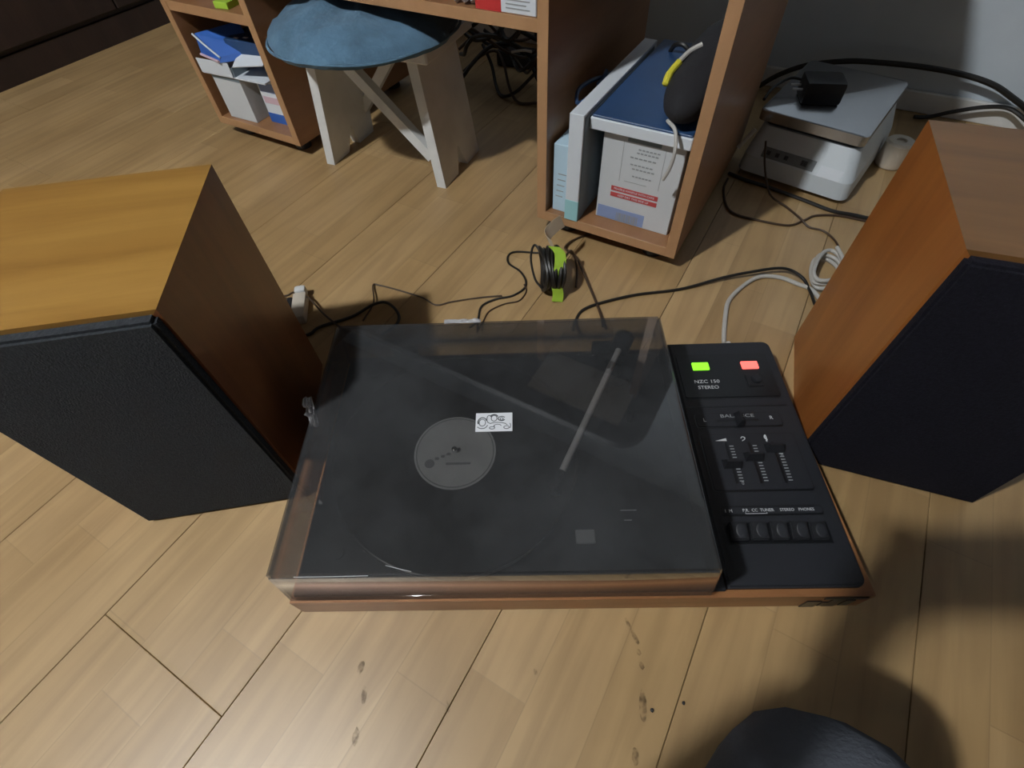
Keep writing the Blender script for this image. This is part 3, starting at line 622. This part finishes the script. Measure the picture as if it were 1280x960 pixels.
# ------------------------------------------------------------------ speakers
def speaker(name, label, loc, rz, side, w_=0.214, d_=0.226, h_=0.344, msk=('spk_l', 'spk_shaded', 'grille'), inner=None):
    """side=-1: box extends to local -x, side=+1: to local +x; the front is local y=0"""
    t = thing(name, label, 'speaker', loc, rz)
    a, b_ = (-w_, 0.0) if side < 0 else (0.0, w_)
    T = 0.016
    def board(name, P, m):
        bm = add_prism(bmesh.new(), P, 0.004, d_)
        for v in bm.verts: v.co = Vector((v.co.x, v.co.z, v.co.y))
        bmesh.ops.recalc_face_normals(bm, faces=bm.faces); return obj(name, bm, m, t)
    board('top_panel', [(a, h_), (b_, h_), (b_-T, h_-T), (a+T, h_-T)], msk[0])
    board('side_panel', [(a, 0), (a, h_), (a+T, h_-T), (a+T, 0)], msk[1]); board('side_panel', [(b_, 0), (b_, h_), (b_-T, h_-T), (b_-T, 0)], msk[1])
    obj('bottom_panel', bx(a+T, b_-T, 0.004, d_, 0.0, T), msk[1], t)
    obj('back_panel', bx(a+T, b_-T, d_-0.014, d_-0.004, T, h_-T), 'black', t)
    obj('baffle', bx(a+T, b_-T, 0.016, 0.026, T, h_-T), 'black', t)
    g = obj('grille', add_prism(bmesh.new(), rrect(a+0.004, b_-0.004, 0.0, 0.0, 0.0001, 1) if 0 else [(a+0.003, -0.007), (b_-0.003, -0.007), (b_-0.003, 0.0135), (a+0.003, 0.0135)], 0.003, h_-0.005), msk[2], t)
    bm = bmesh.new(); bm.from_mesh(g.data); bmesh.ops.bevel(bm, geom=list(bm.edges), offset=0.003, segments=2, affect='EDGES'); bm.to_mesh(g.data); bm.free()
    return t
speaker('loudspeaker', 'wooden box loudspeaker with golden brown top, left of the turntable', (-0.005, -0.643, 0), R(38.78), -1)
speaker('loudspeaker', 'wooden box loudspeaker with black front, right of the turntable', (0.5446, -0.2798, 0), R(11.02), 1, msk=('spk_top_shaded', 'spk_side', 'grille_shaded'))

# ------------------------------------------------------------------ the turntable
DZ = 0.053
tt = thing('record_player', 'black record player with smoky dust cover and wooden base in the middle of the floor', 'record player', (0.098, -0.760, 0), R(29.98))
W_, D_ = 0.628, 0.349
b = bmesh.new()
lo_ = [(0.008, 0.008), (W_-0.012, 0.008), (W_-0.018, D_-0.008), (0.008, D_-0.008)]; hi = [(0, 0), (W_+0.002, 0), (W_-0.008, D_), (0, D_)]
frustum(b, [(x, y) for x, y in lo_], lo_, 0.0, 0.006); frustum(b, hi, hi, 0.006, 0.048)
obj('wooden_base', b, 'plinth', tt)
# logo badge on the right end of the front edge
for k, (xa, xb, za, zb) in enumerate([(0.590, 0.603, 0.008, 0.044), (0.566, 0.582, 0.006, 0.030), (0.580, 0.625, 0.038, 0.0445), (0.584, 0.598, 0.010, 0.026), (0.606, 0.616, 0.012, 0.034)]):
    obj('badge_mark', bx(xa, xb, -0.0012, 0.0, za, zb, 0.0003), 'recess', tt)
# deck
obj('deck_plate', bx(0.004, 0.4745, 0.006, D_-0.004, 0.048, 0.053, 0.0015), 'panel', tt)
cp = obj('control_panel', add_prism(bmesh.new(), rrect(0.476, 0.622, 0.008, 0.353, 0.010, 5, (1, 1, 0, 0)), 0.046, DZ+0.002), 'panel', tt)
bm = bmesh.new(); bm.from_mesh(cp.data); bmesh.ops.bevel(bm, geom=[e for e in bm.edges if all(v.co.z > 0.05 for v in e.verts)], offset=0.0025, segments=3, affect='EDGES'); bm.to_mesh(cp.data); bm.free()
T0 = DZ+0.002
def frame(x0, x1, y0, y1, name, depth=0.0009, m='panel', rim=0.0022):
    """raised framed field: dark groove with a plate inside"""
    f = obj(name, add_prism(bmesh.new(), rrect(x0, x1, y0, y1, 0.004, 4), T0-0.001, T0+0.0003), 'recess', tt)
    obj('field_plate', add_prism(bmesh.new(), rrect(x0+rim, x1-rim*0.6, y0+rim, y1-rim*0.6, 0.003, 4), T0, T0+depth), m, f); return f
frame(0.480, 0.610, 0.252, 0.330, 'indicator_field', 0.0012, 'recess')
frame(0.486, 0.598, 0.206, 0.229, 'balance_field'); frame(0.486, 0.606, 0.117, 0.197, 'slider_field')
frame(0.489, 0.606, 0.087, 0.099, 'legend_field', 0.0008)
obj('groove', bx(0.480, 0.612, 0.2385, 0.2402, T0-0.001, T0+0.0003), 'recess', tt)
obj('green_lamp', bx(0.5015, 0.5245, 0.3005, 0.3135, T0, T0+0.0035, 0.0008), 'lampgreen', tt, smooth=False)
obj('red_lamp', bx(0.570, 0.593, 0.3005, 0.3135, T0, T0+0.0035, 0.0008), 'lampred', tt)
obj('power_button', bx(0.570, 0.591, 0.270, 0.291, T0, T0+0.003, 0.001), 'black', tt)
obj('button_cap', cyl((0.583, 0.281, T0+0.0045), 0.0065, 0.004, 24, bev=0.001), 'panel', tt, smooth=True)
zt = T0+0.0014
text('lettering', 'NZC 150', 0.0078, 'white_print', tt, (0.516, 0.2805, zt), sx=1.15)
text('lettering', 'STEREO', 0.0078, 'white_print', tt, (0.516, 0.2705, zt), sx=1.05)
zt = T0+0.0011
text('lettering', 'BALANCE', 0.0070, 'grey_print', tt, (0.542, 0.2235, zt), sx=1.45)
text('lettering', 'L', 0.0075, 'white_print', tt, (0.4985, 0.2180, zt)); text('lettering', 'R', 0.0075, 'white_print', tt, (0.585, 0.2195, zt))
obj('slot', bx(0.514, 0.568, 0.2155, 0.2185, T0+0.0002, T0+0.0012), 'recess', tt)
b = bmesh.new()
def knob(bm, c, L_, W2, h, axis=0):
    """slider cap: wedge shaped like a roof with a finger ridge"""
    P = [(-L_, -W2, 0), (L_, -W2, 0), (L_, W2, 0), (-L_, W2, 0), (-L_*0.75, -W2*0.25, h), (L_*0.75, -W2*0.25, h), (L_*0.75, W2*0.25, h), (-L_*0.75, W2*0.25, h)]
    if axis: P = [(y, x, z) for x, y, z in P]
    v = [bm.verts.new((c[0]+x, c[1]+y, c[2]+z)) for x, y, z in P]
    for f in ((0, 3, 2, 1), (4, 5, 6, 7), (0, 1, 5, 4), (1, 2, 6, 5), (2, 3, 7, 6), (3, 0, 4, 7)): bm.faces.new([v[i] for i in f])
    return bm
obj('balance_knob', knob(bmesh.new(), (0.543, 0.2175, zt), 0.010, 0.0048, 0.010, 1), 'black', tt)
SL = [(0.517, 0.1535), (0.546, 0.163), (0.575, 0.1745)]
for i, (x, yk) in enumerate(SL):
    obj('slider_slot', bx(x-0.0016, x+0.0016, 0.127, 0.184, T0+0.0002, T0+0.0011), 'recess', tt)
    b = bmesh.new()
    for k in range(13):
        y = 0.130+k*0.0040
        if abs(y-yk) < 0.007: continue
        add_box(b, x+0.0035, x+0.0085, y, y+0.0012, T0+0.0009, T0+0.0012)
    o = obj('scale_marks', b, 'grey_print', tt)
    obj('slider_knob', knob(bmesh.new(), (x, yk, T0+0.0008), 0.0112, 0.0062, 0.0100), 'black', tt)
plate('volume_mark', [(0.505, 0.1865), (0.519, 0.1860), (0.519, 0.1900)], 'white_print', tt, T0+0.0010)
b = bmesh.new(); add_tube(b, [(0.5375, 0.1895, T0+0.0012), (0.5395, 0.1915, T0+0.0012), (0.5425, 0.1905, T0+0.0012), (0.5420, 0.1880, T0+0.0012), (0.5385, 0.1858, T0+0.0012)], 0.0006, 5, 5); obj('bass_mark', b, 'white_print', tt)
b = bmesh.new(); add_tube(b, [(0.5680, 0.1850, T0+0.0012), (0.5700, 0.1870, T0+0.0012), (0.5680, 0.1885, T0+0.0012), (0.5675, 0.1910, T0+0.0012), (0.5690, 0.1935, T0+0.0012), (0.5695, 0.1900, T0+0.0012), (0.5688, 0.1840, T0+0.0012)], 0.0008, 5, 5); obj('treble_mark', b, 'white_print', tt)
text('lettering', '0', 0.006, 'grey_print', tt, (0.5235, 0.1275, zt)); text('lettering', '0', 0.006, 'grey_print', tt, (0.5815, 0.1640, zt)); 
text('lettering', 'I  M', 0.0055, 'white_print', tt, (0.4975, 0.0930, zt))
text('lettering', 'P.R.  CC  TUNER', 0.0052, 'white_print', tt, (0.5315, 0.0935, zt), sx=0.95)
text('lettering', 'STEREO', 0.0050, 'white_print', tt, (0.5645, 0.0935, zt), sx=0.95); text('lettering', 'PHONES', 0.0050, 'white_print', tt, (0.5865, 0.0935, zt), sx=0.95)
b = bmesh.new(); add_box(b, 0.516, 0.541, 0.0893, 0.0899, T0+0.0007, T0+0.0010); add_box(b, 0.516, 0.5166, 0.0893, 0.0910, T0+0.0007, T0+0.0010); add_box(b, 0.5404, 0.541, 0.0893, 0.0910, T0+0.0007, T0+0.0010); obj('bracket_mark', b, 'white_print', tt)
obj('button_well', bx(0.4885, 0.6035, 0.0545, 0.0790, T0-0.0010, T0+0.0004), 'recess', tt)
for i in range(5):
    x = 0.4905+i*0.0223; b = bmesh.new()
    hh = 0.0105 if i < 4 else 0.0065
    v = [b.verts.new(p) for p in [(x, 0.0565, T0), (x+0.0208, 0.0565, T0), (x+0.0208, 0.0775, T0), (x, 0.0775, T0), (x+0.001, 0.0575, T0+hh*0.55), (x+0.0198, 0.0575, T0+hh*0.55), (x+0.0198, 0.0770, T0+hh), (x+0.001, 0.0770, T0+hh)]]
    for f in ((0, 3, 2, 1), (4, 5, 6, 7), (0, 1, 5, 4), (1, 2, 6, 5), (2, 3, 7, 6), (3, 0, 4, 7)): b.faces.new([v[j] for j in f])
    bmesh.ops.bevel(b, geom=list(b.edges), offset=0.0012, segments=2, affect='EDGES')
    k_ = obj('push_button', b, 'black', tt, smooth=True)
    dsh = bmesh.new(); bmesh.ops.create_uvsphere(dsh, u_segments=20, v_segments=10, radius=1)
    sl = (hh*0.45)/0.0195
    for q in dsh.verts: q.co = Vector((x+0.0125+q.co.x*0.0058, 0.0672+q.co.y*0.0078, T0+hh*0.55+0.0097*sl+q.co.y*0.0078*sl+q.co.z*0.0006+0.0001))
    obj('finger_dish', dsh, 'panel', k_, smooth=True)
# platter, record and tonearm
PC = (0.176, 0.166)
b = bmesh.new(); add_lathe(b, [(0.02, 0.053), (0.143, 0.053), (0.1475, 0.056), (0.1475, 0.071), (0.145, 0.073), (0.02, 0.073)], (PC[0], PC[1], 0), 96); obj('platter', b, 'alu', tt, smooth=True)
obj('rubber_mat', cyl((PC[0], PC[1], 0.0755), 0.1465, 0.005, 96), 'rubber', tt, smooth=True)
rec = bmesh.new()
prof = [(0.003, 0.0781), (0.1505, 0.0781), (0.151, 0.0790), (0.1495, 0.0800)]
r_ = 0.147
while r_ > 0.060: prof += [(r_, 0.0801), (r_-0.0010, 0.0798)]; r_ -= 0.0020
prof += [(0.053, 0.0800), (0.003, 0.0800)]
add_lathe(rec, prof, (PC[0], PC[1], 0), 96); rec_o = obj('record', rec, 'record', tt, smooth=True)
obj('record_label', cyl((PC[0], PC[1], 0.0802), 0.0505, 0.0005, 64), 'label', rec_o)
obj('label_ring', tube([(PC[0]+0.0475*math.cos(i*math.pi/24), PC[1]+0.0475*math.sin(i*math.pi/24), 0.0805) for i in range(49)], 0.0006, 5, 2), 'label2', rec_o)
obj('label_print', cyl((PC[0]-0.030, PC[1]-0.016, 0.08055), 0.006, 0.0003, 20), 'label2', rec_o)
for i in range(4): obj('label_print', bx(PC[0]-0.024+i*0.007, PC[0]-0.019+i*0.007, PC[1]-0.011+i*0.003, PC[1]-0.0075+i*0.003, 0.0804, 0.0807), 'label2', rec_o)
obj('label_print', bx(PC[0]-0.01, PC[0]+0.02, PC[1]-0.018, PC[1]-0.015, 0.0804, 0.0807), 'label2', rec_o)
obj('spindle', cyl((PC[0], PC[1], 0.084), 0.0033, 0.010, 16, bev=0.0012), 'chrome', tt, smooth=True)
ta = (0.385, 0.292)
arm = obj('tonearm_base', cyl((ta[0], ta[1], 0.061), 0.024, 0.016, 40, bev=0.002), 'black', tt, smooth=True)
obj('pivot', cyl((ta[0], ta[1], 0.084), 0.012, 0.032, 24, bev=0.002), 'black', arm, smooth=True)
obj('counterweight', add_tube(bmesh.new(), [(0.392, 0.306, 0.099), (0.404, 0.330, 0.099)], 0.013, 24, 0), 'black', arm)
obj('tonearm_tube', add_tube(bmesh.new(), [(0.392, 0.306, 0.099), (0.304, 0.128, 0.093)], 0.0042, 12, 0), 'armgrey', arm, smooth=True)
obj('tube_joint', add_tube(bmesh.new(), [(0.381, 0.284, 0.0985), (0.375, 0.272, 0.098)], 0.0046, 12, 0), 'alu', arm, smooth=True)
obj('headshell', add_tube(bmesh.new(), [(0.305, 0.130, 0.093), (0.2935, 0.106, 0.0905)], 0.0052, 8, 0), 'black', arm)
obj('cartridge', bx(0.290, 0.302, 0.103, 0.118, 0.081, 0.089, 0.001), 'black', arm)
ar = obj('arm_rest', cyl((0.402, 0.225, 0.066), 0.006, 0.026, 16), 'black', tt)
for (x, y) in ((0.252, 0.0), (0, 0)): pass
obj('speed_selector', bx(0.318, 0.340, 0.058, 0.066+0.008, 0.053, 0.0575, 0.001), 'grey_print', tt)
for (x, y) in ((0.3385, 0.095), (0.3435, 0.080)): obj('screw_head', cyl((x-0.085+0.0, y, 0.0542), 0.0028, 0.0022, 14), 'chrome', tt)
obj('deck_print', bx(0.373, 0.392, 0.0970, 0.0980, 0.0531, 0.0534), 'white_print', tt); obj('deck_print', bx(0.376, 0.385, 0.0850, 0.0860, 0.0531, 0.0534), 'white_print', tt)
for (x, y) in ((0.045, 0.052), (0.43, 0.05), (0.045, 0.315)): obj('deck_stud', cyl((x, y, 0.0540), 0.007, 0.002, 20), 'black', tt)
# dust cover: an open-bottomed shell 3 mm thick
def shell(lo_, hi, z0, z1, rr=0.003):
    b = bmesh.new(); frustum(b, lo_, hi, z0, z1)
    bt = [f for f in b.faces if all(abs(v.co.z-z0) < 1e-6 for v in f.verts)]
    bmesh.ops.delete(b, geom=bt, context='FACES_ONLY')
    bmesh.ops.bevel(b, geom=[e for e in b.edges if len(e.link_faces) == 2], offset=rr, segments=3, affect='EDGES')
    return b
cv = obj('dust_cover', shell([(0.001, 0.001), (0.459, 0.001), (0.459, 0.337), (0.001, 0.337)], [(0.0175, -0.0015), (0.4405, -0.0015), (0.4405, 0.321), (0.0175, 0.321)], 0.0545, 0.149), 'acrylic', tt, smooth=True)
m_ = cv.modifiers.new('thickness', 'SOLIDIFY'); m_.thickness = 0.0025; m_.offset = -1
ck = obj('sticker', bx(0.2085, 0.2495, 0.152, 0.1762, 0.1491, 0.1494), 'sticker', cv)
def ink(pts, r=0.00045):
    obj('ink_line', tube([(x, y, 0.1495) for x, y in pts], r, 5, 4), 'ink', ck)
def ring(cx, cy, rx, ry, a0=0, a1=360, n=9, r=0.00045):
    ink([(cx+rx*math.cos(R(a0+(a1-a0)*i/(n-1))), cy+ry*math.sin(R(a0+(a1-a0)*i/(n-1)))) for i in range(n)], r)
ring(0.216, 0.1635, 0.0036, 0.0045, 0, 360); ring(0.216, 0.1640, 0.0050, 0.0060, 20, 200, r=0.0007); ring(0.2235, 0.1680, 0.0025, 0.005, 60, 280)
ring(0.229, 0.1690, 0.0032, 0.0038); ring(0.229, 0.1705, 0.0040, 0.0034, 10, 170, r=0.0008); ring(0.2375, 0.1685, 0.0040, 0.0028, 30, 330, r=0.0006)
ring(0.2375, 0.1680, 0.0018, 0.0016); ring(0.227, 0.1565, 0.003, 0.0015); ring(0.233, 0.1590, 0.004, 0.0020, 0, 220); ring(0.2430, 0.1570, 0.0030, 0.0018); ring(0.2465, 0.1590, 0.001, 0.003, -90, 90)
ink([(0.2105, 0.1580), (0.214, 0.1560), (0.219, 0.1565), (0.222, 0.1600)]); ink([(0.2240, 0.1620), (0.2310, 0.1635), (0.2400, 0.1625), (0.2440, 0.1600)])
def scrap(cx, cy, cz, sx, sy, sz, seed, name, m='tape'):
    b = bmesh.new(); bmesh.ops.create_grid(b, x_segments=12, y_segments=6, size=1)
    for v in b.verts:
        n1 = noise.noise(Vector((v.co.x*2.5+seed, v.co.y*2.5, 0))); n2 = noise.noise(Vector((v.co.x*3, v.co.y*3+seed, 7)))
        v.co = Vector((cx+v.co.x*sx+n2*sx*0.15, cy+v.co.y*sy*(1+0.5*n1), cz+n1*sz))
    o = obj(name, b, m, cv, smooth=True); mm = o.modifiers.new('t', 'SOLIDIFY'); mm.thickness = 0.0003; return o
scrap(0.185, 0.3195, 0.1500, 0.024, 0.003, 0.0025, 3, 'tape_scrap')
o = scrap(0, 0, 0, 0.018, 0.005, 0.008, 11, 'tape_scrap'); o.location = (0.0165, 0.185, 0.147); o.rotation_euler = (0, R(-55), R(100))
for i, (x0_, y0_, x1_, y1_) in enumerate([(0.045, 0.0005, 0.115, 0.0008), (0.13, 0.010, 0.155, 0.004)]):
    obj('scratch', tube([(x0_, y0_-0.001, 0.1488), ((x0_+x1_)/2, (y0_+y1_)/2-0.0012, 0.1489), (x1_, y1_-0.001, 0.1488)], 0.0003, 5, 3), 'white_print', cv)
for x in (0.09, 0.38): obj('hinge', bx(x-0.018, x+0.018, 0.338, 0.346, 0.050, 0.075, 0.002), 'black', tt)

# ------------------------------------------------------------------ the photographer, crouching
def skin_mesh(name, verts, edges, radii, root, m, parent=None, sub=2):
    me = bpy.data.meshes.new(name); me.from_pydata([tuple(v) for v in verts], edges, [])
    o = bpy.data.objects.new(name, me); COL.objects.link(o)
    o.modifiers.new('skin', 'SKIN'); s = me.skin_vertices[0].data
    for i, r in enumerate(radii): s[i].radius = (r, r) if not isinstance(r, tuple) else r
    s[root].use_root = True
    o.modifiers['skin'].use_smooth_shade = True
    su = o.modifiers.new('sub', 'SUBSURF'); su.levels = sub; su.render_levels = sub
    dg = bpy.context.evaluated_depsgraph_get(); dg.update(); me2 = bpy.data.meshes.new_from_object(o.evaluated_get(dg))
    bpy.data.objects.remove(o)
    for p in me2.polygons: p.use_smooth = True
    me2.materials.clear(); me2.materials.append(M[m]); r = bpy.data.objects.new(name, me2); COL.objects.link(r)
    if parent: r.parent = parent
    return r
pe = thing('person', 'crouching person in dark grey trousers, one knee showing at the bottom edge', 'person', (0, 0, 0))
def V(*a): return Vector(a)
body_w = {'l': V(0.352, -0.845, 0.575), 'r': V(0.515, -0.800, 0.590)}
skin_mesh('jumper', [V(0.62, -1.13, 0.14), V(0.63, -1.14, 0.28), V(0.62, -1.09, 0.42), V(0.605, -1.03, 0.55), V(0.60, -1.0, 0.60),
          V(0.48, -1.07, 0.565), V(0.37, -1.06, 0.44), V(0.335, -0.93, 0.42), body_w['l'], V(0.74, -0.95, 0.565), V(0.76, -0.86, 0.43), V(0.66, -0.80, 0.47), body_w['r']],
          [(0, 1), (1, 2), (2, 3), (3, 4), (3, 5), (5, 6), (6, 7), (7, 8), (3, 9), (9, 10), (10, 11), (11, 12)],
          [0.145, 0.13, 0.125, 0.11, 0.07, 0.058, 0.046, 0.040, 0.030, 0.058, 0.046, 0.038, 0.030], 0, 'jumper', pe)
KN = V(0.541, -0.660, 0.272)
skin_mesh('trousers', [V(0.62, -1.13, 0.135), V(0.55, -1.06, 0.135), V(0.53, -0.90, 0.215), KN, V(0.60, -0.765, 0.185), V(0.69, -0.83, 0.10), V(0.73, -0.87, 0.06),
          V(0.71, -1.07, 0.135), V(0.82, -0.97, 0.20), V(0.91, -0.88, 0.235), V(0.82, -0.91, 0.17), V(0.70, -0.97, 0.08), V(0.64, -0.99, 0.055)],
          [(0, 1), (1, 2), (2, 3), (3, 4), (4, 5), (5, 6), (0, 7), (7, 8), (8, 9), (9, 10), (10, 11), (11, 12)],
          [0.13, 0.092, 0.076, 0.067, 0.056, 0.050, 0.044, 0.095, 0.080, 0.066, 0.057, 0.050, 0.044], 0, 'trouser', pe)
# head, neck and hands are one skin each, following the sleeves
skin_mesh('neck', [V(0.60, -0.995, 0.60), V(0.592, -0.965, 0.68), V(0.582, -0.94, 0.745)], [(0, 1), (1, 2)], [0.06, 0.052, 0.05], 0, 'skin', pe)
b = bmesh.new(); bmesh.ops.create_uvsphere(b, u_segments=40, v_segments=28, radius=1)
for v in b.verts:
    x, y, z = v.co
    f = 1.0-0.16*max(0, -z)                        # narrower jaw
    q = Vector((x*0.076*f, y*0.096, z*0.115))
    if y > 0.5 and -0.35 < z < 0.25 and abs(x) < 0.18: q.y += 0.022*(1-abs(x)/0.18)*max(0, 1-abs(z+0.15)/0.3)   # nose
    if y > 0.5 and 0.0 < z < 0.25 and 0.22 < abs(x) < 0.62: q.y -= 0.006                                          # eye sockets
    if y > 0.6 and -0.62 < z < -0.45 and abs(x) < 0.35: q.y += 0.005                                              # lips
    if y > 0.3 and z < -0.75: q.y += 0.01                                                                         # chin
    v.co = q
hd = obj('head', b, 'skin', pe, smooth=True)
hd.location = (0.562, -0.905, 0.795); hd.rotation_euler = (R(-35), 0, R(32))
for s in (-1, 1):
    b = bmesh.new(); bmesh.ops.create_uvsphere(b, u_segments=16, v_segments=10, radius=0.011, matrix=Matrix.Translation((s*0.031, 0.080, 0.012))); obj('eye', b, 'eye', hd, smooth=True)
    b = bmesh.new(); bmesh.ops.create_uvsphere(b, u_segments=12, v_segments=8, radius=0.0055, matrix=Matrix.Translation((s*0.031, 0.0872, 0.010))); obj('iris', b, 'hair', hd, smooth=True)
    b = bmesh.new(); bmesh.ops.create_uvsphere(b, u_segments=16, v_segments=12, radius=1)
    for v in b.verts: v.co = Vector((s*0.076+v.co.x*0.008, v.co.y*0.018-0.005, v.co.z*0.030+0.002))
    obj('ear', b, 'skin', hd, smooth=True)
b = bmesh.new(); bmesh.ops.create_uvsphere(b, u_segments=40, v_segments=24, radius=1)
bmesh.ops.delete(b, geom=[v for v in b.verts if v.co.z < -0.45+0.9*max(0, v.co.y) or (v.co.y > 0.55 and v.co.z < 0.55)], context='VERTS')
for v in b.verts:
    n = 1+0.04*noise.noise(v.co*9); v.co = Vector((v.co.x*0.083*n, v.co.y*0.103*n-0.002, v.co.z*0.122*n+0.004))
o = obj('hair', b, 'hair', hd, smooth=True); mm = o.modifiers.new('t', 'SOLIDIFY'); mm.thickness = 0.006
# phone held just behind the lens
ph = bpy.data.objects.new('smartphone', None); COL.objects.link(ph)
pm = cam.matrix_world.copy(); ph.matrix_world = pm @ Matrix.Translation((0.045, 0.018, 0.0115))
tag(ph, 'black smartphone held in both hands above the turntable, out of the picture', 'phone')
PWX, PWY = 0.080, 0.038
obj('phone_body', bx(-PWX, PWX, -PWY, PWY, -0.0045, 0.0040, 0.003, 2), 'black', ph, smooth=True)
obj('screen', bx(-PWX+0.004, PWX-0.004, -PWY+0.003, PWY-0.003, 0.0040, 0.0044), 'recess', ph)
iv = pm
def PH(x, y, z): return iv @ V(0.045+x, 0.018+y, 0.0115+z)
for s, wr in ((-1, body_w['l']), (1, body_w['r'])):
    palm = PH(s*0.108, -0.010, 0.012); hv = [wr, wr.lerp(palm, 0.55), palm]; he = [(0, 1), (1, 2)]; hr = [0.024, 0.022, (0.028)]
    for k in range(4):                              # four fingers fold over the short edge, behind the screen side
        yy = 0.030-0.019*k; ln_ = (0.92, 1.0, 0.95, 0.8)[k]
        a = len(hv)
        hv += [PH(s*0.104, yy, 0.020), PH(s*(PWX+0.010), yy+0.002, -0.006+0.004), PH(s*(PWX-0.002*ln_), yy+0.004, -0.016+0.0015), PH(s*(PWX-0.018*ln_), yy+0.005, -0.0155)]
        he += [(2, a), (a, a+1), (a+1, a+2), (a+2, a+3)]; hr += [0.010, 0.0092, 0.0082, 0.0072]
    a = len(hv)
    hv += [PH(s*0.098, -0.032, 0.022), PH(s*0.080, -0.026, 0.020), PH(s*0.060, -0.016, 0.0135)]
    he += [(2, a), (a, a+1), (a+1, a+2)]; hr += [0.0125, 0.0105, 0.0085]
    skin_mesh('hand', hv, he, hr, 0, 'skin', pe)
for (x, y, rz) in ((0.79, -0.86, -75), (0.57, -1.0, 70)):
    b = bmesh.new(); bmesh.ops.create_uvsphere(b, u_segments=28, v_segments=16, radius=1)
    for v in b.verts:
        v.co = Vector((v.co.x*0.045*(1-0.15*abs(v.co.y)), v.co.y*0.135-0.0, max(-0.55, v.co.z)*0.05*(1-0.35*max(0, v.co.y))+0.0275))
    obj('shoe', b, 'shoe', pe, loc=(x, y-0.02, 0), rot=(0, 0, R(rz)), smooth=True)
